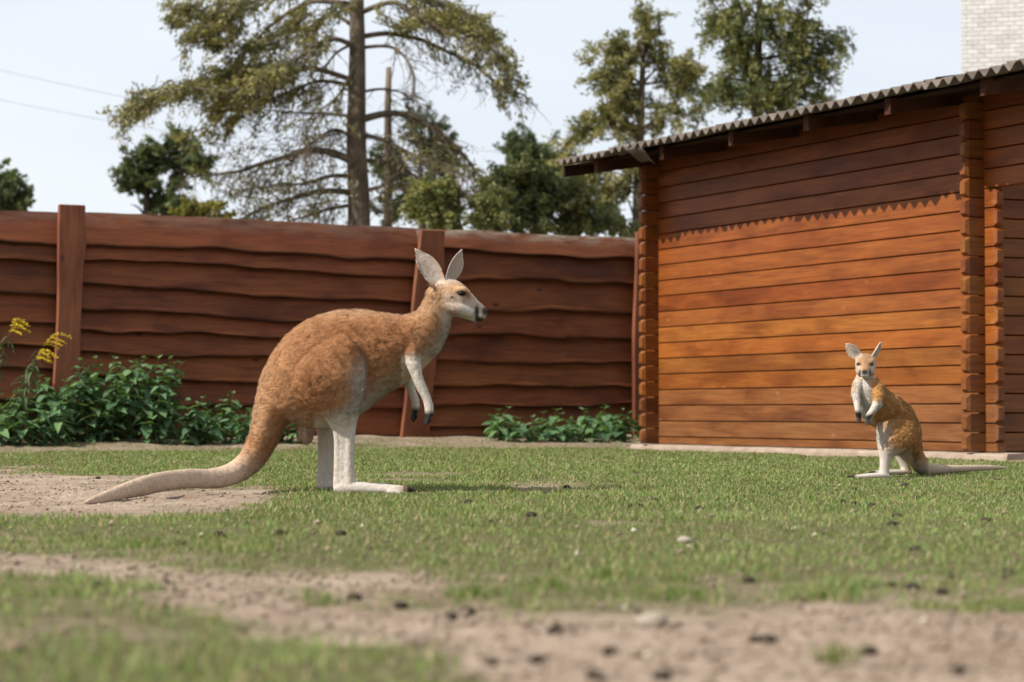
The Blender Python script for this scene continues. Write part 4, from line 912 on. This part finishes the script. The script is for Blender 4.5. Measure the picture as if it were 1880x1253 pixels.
        b0 = Pq - Nq * .002; mid = b0 + (d + Nq * .12) * (L * .55)[:, None]; tip = b0 + d * L[:, None] - Nq * (L * .12)[:, None]
        HV = np.stack([b0 - side * wd[:, None], b0 + side * wd[:, None], mid + side * wd[:, None] * .8, mid - side * wd[:, None] * .8, tip], 1)
        i5 = np.arange(nhair)[:, None] * 5; HF = np.concatenate([i5 + np.array([[0, 1, 2]]), i5 + np.array([[0, 2, 3]]), i5 + np.array([[3, 2, 4]])])
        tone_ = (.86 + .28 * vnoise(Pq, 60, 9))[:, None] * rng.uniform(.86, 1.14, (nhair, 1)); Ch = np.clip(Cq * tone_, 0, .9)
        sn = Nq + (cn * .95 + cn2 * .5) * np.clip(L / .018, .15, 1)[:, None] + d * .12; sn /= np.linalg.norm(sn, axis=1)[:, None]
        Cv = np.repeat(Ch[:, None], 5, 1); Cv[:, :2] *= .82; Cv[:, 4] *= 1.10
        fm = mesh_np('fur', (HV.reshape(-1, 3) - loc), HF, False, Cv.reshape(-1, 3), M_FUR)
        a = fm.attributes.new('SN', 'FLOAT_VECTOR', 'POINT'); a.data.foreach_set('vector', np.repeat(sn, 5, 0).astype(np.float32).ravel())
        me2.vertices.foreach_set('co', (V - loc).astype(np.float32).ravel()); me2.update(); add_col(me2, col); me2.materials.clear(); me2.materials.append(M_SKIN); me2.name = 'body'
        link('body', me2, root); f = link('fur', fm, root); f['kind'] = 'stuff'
    def eye(s, root, px, py, d, r, sc=(1, 1, 1)):
        bm = bmesh.new(); bmesh.ops.create_uvsphere(bm, u_segments=16, v_segments=10, radius=r * s.S); me = bpy.data.meshes.new('eye'); bm.to_mesh(me); bm.free()
        for q in me.polygons: q.use_smooth = True
        me.materials.append(M_EYE); o = link('eye', me, root, s.P(px, py, d) - root.location); o.scale = sc
def lerp3(a, b, t): return np.asarray(a)[None] * (1 - t[:, None]) + np.asarray(b)[None] * t[:, None] if np.ndim(a) == 1 else a * (1 - t[:, None]) + np.asarray(b)[None] * t[:, None]
TAN, RUST_SHADE, CREAM, WHITE, PALE, BLACK, GREY = (.49, .245, .115), (.27, .105, .038), (.55, .43, .32), (.60, .54, .475), (.54, .345, .20), (.018, .014, .012), (.46, .385, .33)

def big_kangaroo():
    Y0 = 11.42; b = Body(Y0, 1); base = W(640, 905, Y0)
    root = empty('kangaroo', (base.x, Y0, gzs(base.x, Y0)), 'large tan kangaroo standing in profile with long tail resting on sand', 'kangaroo')
    E = b.edge
    td = lambda x: -.95 * max(0, (470 - x) / 320) ** 1.1      # the tail swings towards the viewer
    st = [((153, 922), (155, 926), 2.5), ((168, 913), (172, 926), 7), ((190, 903), (196, 924), 11), ((215, 892), (219, 919), 14), ((258, 876), (262, 911), 18), ((300, 866), (302, 903), 20), ((343, 861), (345, 898), 20), ((390, 860), (395, 897), 21),
          ((418, 851), (432, 890), 23), ((440, 833), (464, 872), 26), ((454, 808), (490, 846), 30), ((462, 782), (510, 812), 36), ((468, 745), (533, 775), 46)]
    st = [E(T, B, w_, td(T[0])) for T, B, w_ in st]
    st += [E(*q) for q in [((480, 692), (560, 785), 60), ((501, 648), (600, 787), 68), ((534, 608), (638, 775), 72), ((575, 583), (668, 757), 69), ((620, 570), (692, 737), 67), ((660, 569), (714, 722), 66), ((698, 574), (742, 703), 66),
          ((733, 579), (768, 686), 57), ((757, 576), (793, 661), 48), ((771, 564), (811, 638), 40), ((780, 548), (823, 611), 33), ((786, 532), (829, 588), 28), ((796, 522), (832, 572), 24)]]
    b.loft(st, 5, 32)
    b.loft([E(*q) for q in [((789, 528), (808, 574), 20), ((800, 514), (820, 580), 27), ((815, 510), (832, 582), 30), ((830, 512), (842, 583), 30), ((845, 518), (851, 585), 27), ((857, 528), (858, 587), 21), ((868, 541), (865, 589), 17), ((880, 554), (873, 592), 14.5), ((889, 562), (881, 592), 12.5), ((894, 569), (888, 588), 9), ((895.5, 574), (892, 583), 5)]], 4, 24)
    # brow over the eye and cheek
    for sgn in (-1, 1):
        b.limb([(836, 534, 7, sgn * .062), (850, 533, 7.5, sgn * .062), (862, 541, 6, sgn * .05)], 10)
        b.limb([(816, 556, 9, sgn * .050), (828, 562, 12, sgn * .050), (842, 566, 12.5, sgn * .052), (856, 572, 10, sgn * .042), (866, 577, 7, sgn * .032)], 12)
    # ears
    b.ear((808, 527), (761, 456), 18.5, (.25, -.95, .15), -.040, .55, .0065)
    b.ear((822, 518), (848, 457), 14.5, (.55, -.75, -.1), .045, .5, .0065)
    # arms
    for sgn, pts in ((-1, [(768, 628, 20, -.085), (757, 650, 15.5, -.135), (760, 672, 13, -.15), (768, 698, 10.5, -.155), (778, 720, 8.8, -.155), (786, 740, 8.2, -.155), (788, 756, 8.5, -.155), (786, 766, 6.5, -.155)]),
                     (1, [(775, 640, 18, .08), (752, 672, 13, .13), (750, 692, 11, .14), (755, 715, 9, .14), (762, 734, 8, .14), (763, 748, 7.6, .14), (762, 760, 6, .14)])):
        b.limb(pts, 14); hx, hy = pts[-1][0], pts[-1][1]; d0 = pts[-1][3]
        for k in range(5):
            o = (k - 2); b.limb([(hx - o * .6, hy - 4, 4.2, d0 + o * .008), (hx - 1 - o * 1.3, hy + 5, 3.9, d0 + o * .014), (hx - 2.5 - o * 1.6, hy + 11 - abs(o) * 1.4, 3.2, d0 + o * .013), (hx - 4.5 - o * 1.7, hy + 16 - abs(o) * 1.6, 1.6, d0 + o * .013)], 8)
    # hind legs: thigh, shank, foot
    for sgn, dx, dy in ((-1, 0, 0), (1, -30, -4)):
        k = sgn * b.S
        H = [(617, 618, 642, 50, 12), (628, 596, 656, 56, 24), (645, 572, 666, 62, 33), (668, 549, 672, 66, 38), (692, 538, 674, 67, 40), (715, 540, 670, 66, 39), (740, 556, 663, 62, 35), (758, 578, 659, 57, 28), (774, 598, 656, 53, 21), (790, 609, 652, 50, 14), (815, 614, 650, 50, 9.5), (850, 614, 650, 50, 8.5), (878, 613, 653, 50, 9.5), (896, 613, 658, 50, 12), (907, 617, 659, 50, 12)]
        b.loft([E((x0 + dx * min(1, max(0, (y - 640) / 120)), y + dy), (x1 + dx * min(1, max(0, (y - 640) / 120)), y + dy), w_, k * off) for y, x0, x1, off, w_ in H], 4, 24)
        b.limb([(646 + dx * .6, 745 + dy, 13, k * 60), (643 + dx, 780 + dy, 11.5, k * 53), (641 + dx, 815 + dy, 10.5, k * 51), (640 + dx, 855 + dy, 10.5, k * 51), (641 + dx, 893 + dy, 11.5, k * 51)], 14)
        b.limb([(612 + dx, 762 + dy, 14, k * 60), (615 + dx, 778 + dy, 11, k * 56), (620 + dx, 800 + dy, 8, k * 52), (620 + dx, 850 + dy, 7, k * 51), (619 + dx, 896 + dy, 8, k * 51)], 14)
        Fq = [(613, 892, 905, 9), (625, 884, 909, 13), (655, 884, 910, 14), (690, 888, 910, 14), (715, 890, 911, 14), (735, 891, 911.5, 12), (747, 893, 912, 9), (754, 896, 912, 6)]
        b.loft([E((x + dx, t_ + dy), (x + dx, u_ + dy), w_, k * 50) for x, t_, u_, w_ in Fq], 4, 18)
        b.limb([(738 + dx, 901 + dy, 7.5, k * 48), (754 + dx, 902 + dy, 6.2, k * 47), (764 + dx, 906 + dy, 4.5, k * 46), (774 + dx, 911 + dy, 2.2, k * 46)], 10)
        b.limb([(712 + dx, 904 + dy, 6, k * 62), (730 + dx, 906 + dy, 5, k * 63), (744 + dx, 910 + dy, 2.5, k * 63)], 10)
        b.limb([(700 + dx, 904 + dy, 5, k * 38), (722 + dx, 906 + dy, 4, k * 37), (734 + dx, 909 + dy, 2.2, k * 37)], 8)
    b.limb([(556, 772, 13, 0), (560, 790, 15, 0), (562, 804, 14, 0), (563, 814, 7, 0)], 14)
    def colour(px, py, V, N):
        n1 = fbm(V, 9, 3) - .5; n2 = fbm(V, 26, 5) - .5; jx, jy = px + n1 * 12 + n2 * 6, py + n1 * 12 + n2 * 6
        c = np.tile(np.array(TAN), (len(V), 1))
        rust_shade = sstep(0, 1, np.exp(-((jx - 640) / 85) ** 2 - ((jy - 625) / 45) ** 2) * 1.1 + np.exp(-((jx - 735) / 40) ** 2 - ((jy - 620) / 30) ** 2) + np.exp(-((jx - 570) / 45) ** 2 - ((jy - 700) / 45) ** 2) * .9)  # rust coat plus painted shade of the thigh and flank folds
        c = lerp3(c, RUST_SHADE, np.clip(rust_shade * (.6 + .9 * fbm(V, 18, 8)), 0, 1) * .62); c = lerp3(c, PALE, sstep(592, 566, jy) * sstep(540, 580, jx) * .55)
        bx = [640, 668, 692, 714, 742, 768, 793, 811, 823, 832]; by = [785, 757, 737, 722, 703, 686, 661, 638, 611, 590]
        dist = np.interp(px, bx, by) - jy                                   # height above the belly line
        c = lerp3(c, CREAM, sstep(60, 8, dist) * sstep(640, 665, px) * sstep(835, 815, px) * .85)
        c = lerp3(c, WHITE, sstep(796, 828, jx + (jy - 600) * .35) * sstep(556, 590, jy) * sstep(690, 630, jy) * .8)
        thigh = sstep(630, 668, jx + (jy - 690) * .10) * sstep(676, 668, px) * sstep(640, 700, jy); c = lerp3(c, WHITE, thigh * .75)
        leg = sstep(742, 776, jy + (jx - 600) * .35) * (px > 575); c = lerp3(c, WHITE, leg)
        c = lerp3(c, CREAM, sstep(738, 790, jy) * (px < 575) * (px > 525) * .6)
        tl = sstep(812, 880, jy + (470 - jx) * .25) * (px < 520); c = lerp3(c, (.60, .47, .36), tl * .9); c = lerp3(c, (.44, .31, .21), (px < 460) * sstep(.42, .7, fbm(V, 22, 9)) * .28)
        c = lerp3(c, CREAM, sstep(500, 545, px - (py - 770) * -.25) * sstep(770, 850, py) * (px < 540) * .35)
        c = lerp3(c, PALE, np.clip(sstep(520, 470, jx), 0, 1) * (py < 800) * .45)
        arm = (np.abs(V[:, 1] - Y0) > .095) & (px > 738) & (px < 805) & (py > 640); c = lerp3(c, WHITE, arm * sstep(640, 662, jy) * .92)
        hand = ((px > 740) & (px < 805)) * sstep(751, 762, py + (V[:, 1] > Y0) * 7); c = lerp3(c, BLACK, hand)
        head = (px > 796) & (py < 600) & (py > 505)
        c = lerp3(c, GREY, head * sstep(808, 822, px) * sstep(530, 550, jy) * .75); c = lerp3(c, WHITE, head * sstep(838, 850, px) * sstep(552, 562, jy - (px - 850) * .45) * .9)
        c = lerp3(c, PALE, head * sstep(808, 822, px) * sstep(540, 524, jy) * .6); c = lerp3(c, (.30, .15, .08), head * np.exp(-((px - 860) / 7) ** 2 - ((py - 545) / 8) ** 2) * .55)
        ear = sstep(524, 512, py) * ((px < 806 + (519 - py) * .12) | (px > 818)); c = lerp3(c, GREY, ear * .95); c = lerp3(c, (.33, .255, .215), ear * np.exp(-((px - (783 - (490 - py) * .60)) / 6) ** 2) * np.exp(-((py - 488) / 18) ** 2) * (px < 806) * .75); c = lerp3(c, WHITE, np.exp(-(((px - 809) / 13) ** 2 + ((py - 513) / 12) ** 2)) * .75)  # darker streak paints the shading of the near ear's hollow
        c = lerp3(c, BLACK, head * np.exp(-(((px - 848) / 10) ** 2 + ((py - 538.5) / 4.8) ** 2) ** 2)); c = lerp3(c, BLACK, head * np.exp(-(((px - 830) / 2.5) ** 2 + ((py - 546) / 2.5) ** 2) ** 2) * .8)
        nose = head * np.clip(np.exp(-(((px - 892) / 8) ** 2 + ((py - 572) / 9) ** 2) ** 2) + np.exp(-(((px - 875.5) / 5) ** 2 + ((py - 574) / 14) ** 2) ** 2) + np.exp(-(((px - 882) / 10) ** 2 + ((py - 588) / 6) ** 2) ** 2), 0, 1); c = lerp3(c, BLACK, nose * .96)
        toe = sstep(738, 758, jx * .3 + px * .7) * (py > 884); c = lerp3(c, BLACK, toe); c = lerp3(c, (.33, .20, .13), sstep(722, 740, px) * (py > 884) * (px < 748) * .5)
        c = lerp3(c, (.48, .33, .24), ((px > 535) & (px < 582) & (py > 786) & (py < 825)) * .8)
        return c
    def furlen(px, py, V):
        sh = np.maximum.reduce([sstep(738, 785, py) * sstep(560, 585, px), sstep(800, 822, px) * sstep(612, 575, py), sstep(470, 430, px) * sstep(780, 840, py), ((px > 738) & (px < 805)) * sstep(640, 665, py)])
        L = .021 * (1 - sh) + .0085 * sh; st_ = .42 * (1 - sh) + .28 * sh
        L = np.where((py < 520) & (px > 755), .004, L); L = np.where((px > 838) & (py < 600), .0045, L); return L, st_
    def flow(px, py, V):
        f = np.tile(np.array([-.8, 0, -.55]), (len(px), 1)); f[px > 760] = (-.5, 0, -.8); f[(py > 760) & (px > 560)] = (0, 0, -1); f[(px < 450)] = (-1, 0, -.1); return f
    def disp(V):
        px, py = project(V); body = sstep(470, 520, px) * sstep(800, 760, px) * sstep(790, 750, py)
        q = V * np.array([1, 1, 1.25]); r = (fbm(q, 11, 71) - .5) * .010 + (fbm(q, 34, 72) - .5) * .006
        return r * body + (fbm(V, 40, 73) - .5) * .003 + (fbm(V, 22, 74) - .5) * .007 * (px < 480)
    b.finish(root, .0048, colour, furlen, 210000, flow, disp)
    b.eye(root, 848, 539, -.0735, 5.0, (1.35, .8, .85)); b.eye(root, 848, 539, .0735, 5.0, (1.35, .8, .85))
big_kangaroo()

def small_kangaroo():
    Y0 = 14.1; b = Body(Y0, 1); base = W(1635, 872, Y0); E = b.edge
    root = empty('kangaroo', (base.x, Y0, gzs(base.x, Y0)), 'small fluffy kangaroo by the shed wall, face turned to the viewer', 'kangaroo')
    st = [((1848, 857.5), (1848, 860.5), 2, .55), ((1830, 855), (1830, 863), 4, .50), ((1800, 853.5), (1800, 865), 6, .42), ((1763, 854), (1763, 867.5), 7.5, .32), ((1728, 853.5), (1725, 871), 9, .22), ((1708, 850), (1698, 872.5), 11, .15), ((1698, 840), (1680, 864), 14, .10), ((1692, 828), (1664, 850), 19, .06),
          ((1690, 814), (1650, 838), 30, .02), ((1689.5, 797), (1634, 820), 38, 0), ((1684, 772), (1619, 799), 42, -.02), ((1671, 748), (1605, 785), 41, -.05), ((1652, 732), (1591, 775), 38, -.09), ((1633, 720), (1576, 752), 34, -.12), ((1621, 709), (1569, 730), 29, -.14), ((1613, 699), (1566, 710), 24, -.14), ((1606, 690), (1570, 695), 19, -.12), ((1602, 676), (1576, 678), 15, -.10)]
    b.loft([E(*q) for q in st], 5, 28)
    X = lambda px, py, w_, h_, d: (b.P(px, py, d), Vector((w_ * b.S, 0, 0)), Vector((0, 0, h_ * b.S)))
    h0 = -.13
    b.loft([X(1590, 668, 8, 9, h0 + .07), X(1590, 667, 16.5, 16, h0 + .045), X(1589.5, 668.5, 19.5, 19.5, h0 + .01), X(1589.3, 671, 19, 20, h0 - .025), X(1588.7, 676, 15.5, 17, h0 - .055), X(1588.2, 681, 11.5, 13, h0 - .085), X(1587.8, 684, 9.6, 11, h0 - .11), X(1587.6, 685.5, 8, 9, h0 - .13), X(1587.5, 686, 4.5, 5.5, h0 - .14)], 4, 22)
    for sx in (-1, 1):
        b.limb([(1589 + sx * 12, 679, 7.5, h0 - .01), (1589 + sx * 9, 685, 7, h0 - .05)], 10); b.limb([(1589 + sx * 13, 663, 4.5, h0 - .035), (1589 + sx * 8, 665, 4.5, h0 - .055)], 8)
    b.ear((1578, 657), (1552.5, 630), 11, (-.25, -1, -.05), h0 + .012, .55, .0055); b.ear((1600, 657), (1618, 627), 8.6, (.75, -.45, 0), h0 + .02, .6, .0055)
    for pts in ([(1577, 705, 12, -.17), (1571.5, 722, 8.5, -.23), (1573, 738, 6.5, -.27), (1574.5, 752, 5.2, -.29), (1576, 762, 5.4, -.29), (1577, 767, 4.2, -.29)],
                [(1610, 712, 13, -.19), (1612, 730, 10, -.25), (1608, 745, 7.8, -.28), (1600, 757, 6, -.29), (1593.5, 765, 5.2, -.29), (1591.5, 771, 4.4, -.29)]):
        b.limb(pts, 12); hx, hy, _, d0 = pts[-1]
        for k in range(5):
            o = k - 2; b.limb([(hx + o * 1.2, hy - 3, 2.1, d0), (hx + o * 1.7, hy + 3, 1.9, d0 - .005), (hx + o * 1.6 + .3, hy + 7 - abs(o) * .8, 1.6, d0 - .003), (hx + o * 1.4 + .5, hy + 10.5 - abs(o), 1.0, d0)], 7)
    # near hind leg
    H = [(762, 1632, 1650, -.12, 8), (772, 1614, 1668, -.14, 17), (786, 1609, 1677, -.155, 22), (802, 1609, 1680, -.165, 24), (816, 1610, 1676, -.17, 22), (828, 1612, 1660, -.17, 17), (838, 1614, 1644, -.17, 12), (848, 1615, 1636, -.17, 9.5), (860, 1614.5, 1633, -.17, 8.5), (871, 1613, 1633, -.17, 8.5), (878, 1614, 1632, -.17, 8)]
    b.loft([E((x0, y), (x1, y), w_, d) for y, x0, x1, d, w_ in H], 4, 20)
    b.loft([E((x, t_), (x, u_), w_, d) for x, t_, u_, w_, d in [(1633, 870, 878, 6, -.17), (1624, 867, 880, 8, -.175), (1605, 868.5, 880.5, 8, -.20), (1588, 870, 880.5, 8, -.22), (1572, 872, 881, 7.5, -.24), (1560, 873.5, 881, 6, -.255), (1548, 875, 881, 4.2, -.27), (1537, 877, 881, 2, -.28)]], 4, 16)
    # far hind leg
    H = [(790, 1632, 1676, .12, 18), (815, 1634, 1674, .16, 20), (832, 1640, 1668, .17, 14), (846, 1647, 1668, .17, 9), (858, 1653, 1671, .17, 8), (868, 1655, 1674, .17, 8), (872, 1657, 1673, .17, 7)]
    b.loft([E((x0, y), (x1, y), w_, d) for y, x0, x1, d, w_ in H], 4, 20)
    b.loft([E((x, t_), (x, u_), w_, d) for x, t_, u_, w_, d in [(1674, 864, 871, 5, .17), (1665, 862, 872, 7, .165), (1645, 862, 872, 7, .14), (1625, 863, 872, 7, .12), (1610, 864, 872, 6, .10), (1600, 866, 872, 4, .09), (1593, 868, 872, 2, .085)]], 4, 14)
    def colour(px, py, V, N):
        n1 = fbm(V, 11, 3) - .5; n2 = fbm(V, 30, 5) - .5; jx, jy = px + n1 * 7 + n2 * 5, py + n1 * 7 + n2 * 5; c = np.tile(np.array((.50, .245, .085)), (len(V), 1))
        c = lerp3(c, (.40, .175, .06), np.exp(-((jx - 1650) / 22) ** 2 - ((jy - 752) / 20) ** 2) * .45)
        front = V[:, 1] < Y0 - .05
        c = lerp3(c, WHITE, sstep(1603, 1592, jx - (jy - 720) * .10) * sstep(690, 702, jy) * sstep(784, 768, jy) * front)
        c = lerp3(c, PALE, sstep(1574, 1567, px) * (py > 694) * (py < 722) * .8)
        arm = (V[:, 1] < Y0 - .235) & (py > 700) & (py < 790) & (px < 1623 - (py - 730) * .35); c = lerp3(c, WHITE, arm * sstep(728, 742, jy) * .95); c = lerp3(c, BLACK, (V[:, 1] < Y0 - .25) * (px < 1603) * sstep(757 , 766, py + (px < 1583) * 6) * (py < 795))
        leg = np.maximum(sstep(1650, 1610, px + n2 * 4) * sstep(762, 800, py + n2 * 4) * sstep(Y0 - .10, Y0 - .16, V[:, 1]), sstep(806, 838, py + n2 * 5 - (px - 1630) * .22)) * sstep(1680, 1672, px); c = lerp3(c, WHITE, leg * (py > 765))
        c = lerp3(c, CREAM, (px > 1660) * sstep(832, 862, jy)); c = lerp3(c, CREAM, sstep(1694, 1712, px) * .75)
        head = (py < 697) & (px < 1613) & (py > 645) & (V[:, 1] < Y0 - .05); c = lerp3(c, GREY, head * sstep(11, 17, np.abs(px - 1589)) * .8); c = lerp3(c, (.33, .20, .12), head * sstep(15, 7, np.abs(px - 1589)) * .75); c = lerp3(c, (.25, .15, .09), head * np.exp(-((px - 1589) / 3) ** 2) * sstep(676, 664, py) * .5)
        c = lerp3(c, WHITE, head * np.exp(-(((px - 1588) / 12) ** 2 + ((py - 689) / 8) ** 2) ** 2) * .95); c = lerp3(c, WHITE, head * np.exp(-(((np.abs(px - 1589) - 12) / 4) ** 2 + ((py - 678) / 8) ** 2)) * .7)
        c = lerp3(c, BLACK, head * np.exp(-(((np.abs(px - 1588) - 9.4) / 2.2) ** 2 + ((py - 685) / 7) ** 2) ** 2) * .9)
        c = lerp3(c, BLACK, head * np.exp(-(((px - 1587.5) / 6.6) ** 2 + ((py - 684) / 5.6) ** 2) ** 2) * .97); c = lerp3(c, BLACK, head * np.exp(-(((px - 1587.6) / 5) ** 2 + ((py - 691.5) / 1.0) ** 2) ** 2) * .6)
        c = lerp3(c, BLACK, head * np.clip(np.exp(-(((px - 1576.8) / 4.6) ** 2 + ((py - 669) / 3.6) ** 2) ** 2) + np.exp(-(((px - 1599.3) / 4.8) ** 2 + ((py - 669.5) / 3.6) ** 2) ** 2), 0, 1) * .9)
        ear = (py < 657) & ((px < 1583) | (px > 1599)); c = lerp3(c, GREY, ear * .9); c = lerp3(c, (.22, .17, .15), ear * (px < 1583) * np.exp(-(((px - 1571 + (py - 645) * -.5) / 7) ** 2 + ((py - 647) / 9) ** 2)) * .85)
        toe = sstep(1576, 1566, px) * (py > 866) + sstep(1612, 1604, px) * (py > 860) * (V[:, 1] > Y0); c = lerp3(c, BLACK, np.clip(toe, 0, 1)); return c
    def furlen(px, py, V):
        L = np.full(len(px), .022); st_ = np.full(len(px), .5); L = np.where(px < 1608, .011, L); L = L * (1 - .5 * sstep(1640, 1618, px) * sstep(765, 785, py)); L = L * (1 - .6 * sstep(800, 830, py) * (px < 1676)); sh = ((py > 836) & (px < 1676)) | (px > 1700) | (py < 697); L = np.where(sh, .0075, L); st_ = np.where(sh, .25, st_); L = np.where(py < 660, .0035, L)
        L = np.where((py < 697) & (px < 1606) & (px > 1572) & (py > 660), .004, L); L = np.where((V[:, 1] < Y0 - .235) & (py > 735) & (py < 795) & (px < 1612), .006, L); return L, st_
    def flow(px, py, V):
        f = np.tile(np.array([.45, 0, -.8]), (len(px), 1)); f[px > 1690] = (1, 0, -.1); f[(py < 700)] = (.1, .3, .6); return f
    def disp(V):
        px, py = project(V); body = sstep(700, 730, py) * sstep(838, 820, py) * sstep(1600, 1625, px); return ((fbm(V, 24, 81) - .5) * .009 + (fbm(V, 60, 82) - .5) * .006) * body
    b.finish(root, .0046, colour, furlen, 110000, flow, disp, 6)
    b.eye(root, 1576.8, 669, h0 - .056, 3.3, (1.2, 1, .9)); b.eye(root, 1599.3, 669.5, h0 - .056, 3.3, (1.2, 1, .9))
small_kangaroo()

# ------------------------------------------------------------------ overall reflectance (all surfaces sit a little darker than the swatches above)
for mt in bpy.data.materials:
    t = mt.node_tree; k = {'eye': 1, 'ground_soil': .95, 'grass_blade': .98, 'nettle_leaf': .95, 'goldenrod_leaf': .95, 'stone': .6, 'tree_leaf': .8, 'kangaroo_coat': .88, 'kangaroo_fur': .80, 'fence_wood': .84, 'post_wood': .84, 'white_brick': .76, 'far_brick': .76}.get(mt.name, .72)
    for nd in list(t.nodes):
        if nd.type in ('BSDF_PRINCIPLED', 'BSDF_TRANSLUCENT'):
            sk = nd.inputs['Base Color'] if nd.type == 'BSDF_PRINCIPLED' else nd.inputs['Color']
            if sk.is_linked:
                src = sk.links[0].from_socket; m_ = t.nodes.new('ShaderNodeMixRGB'); m_.blend_type = 'MULTIPLY'; m_.inputs[0].default_value = 1; m_.inputs[2].default_value = (k, k, k, 1)
                t.links.new(src, m_.inputs[1]); t.links.new(m_.outputs[0], sk)
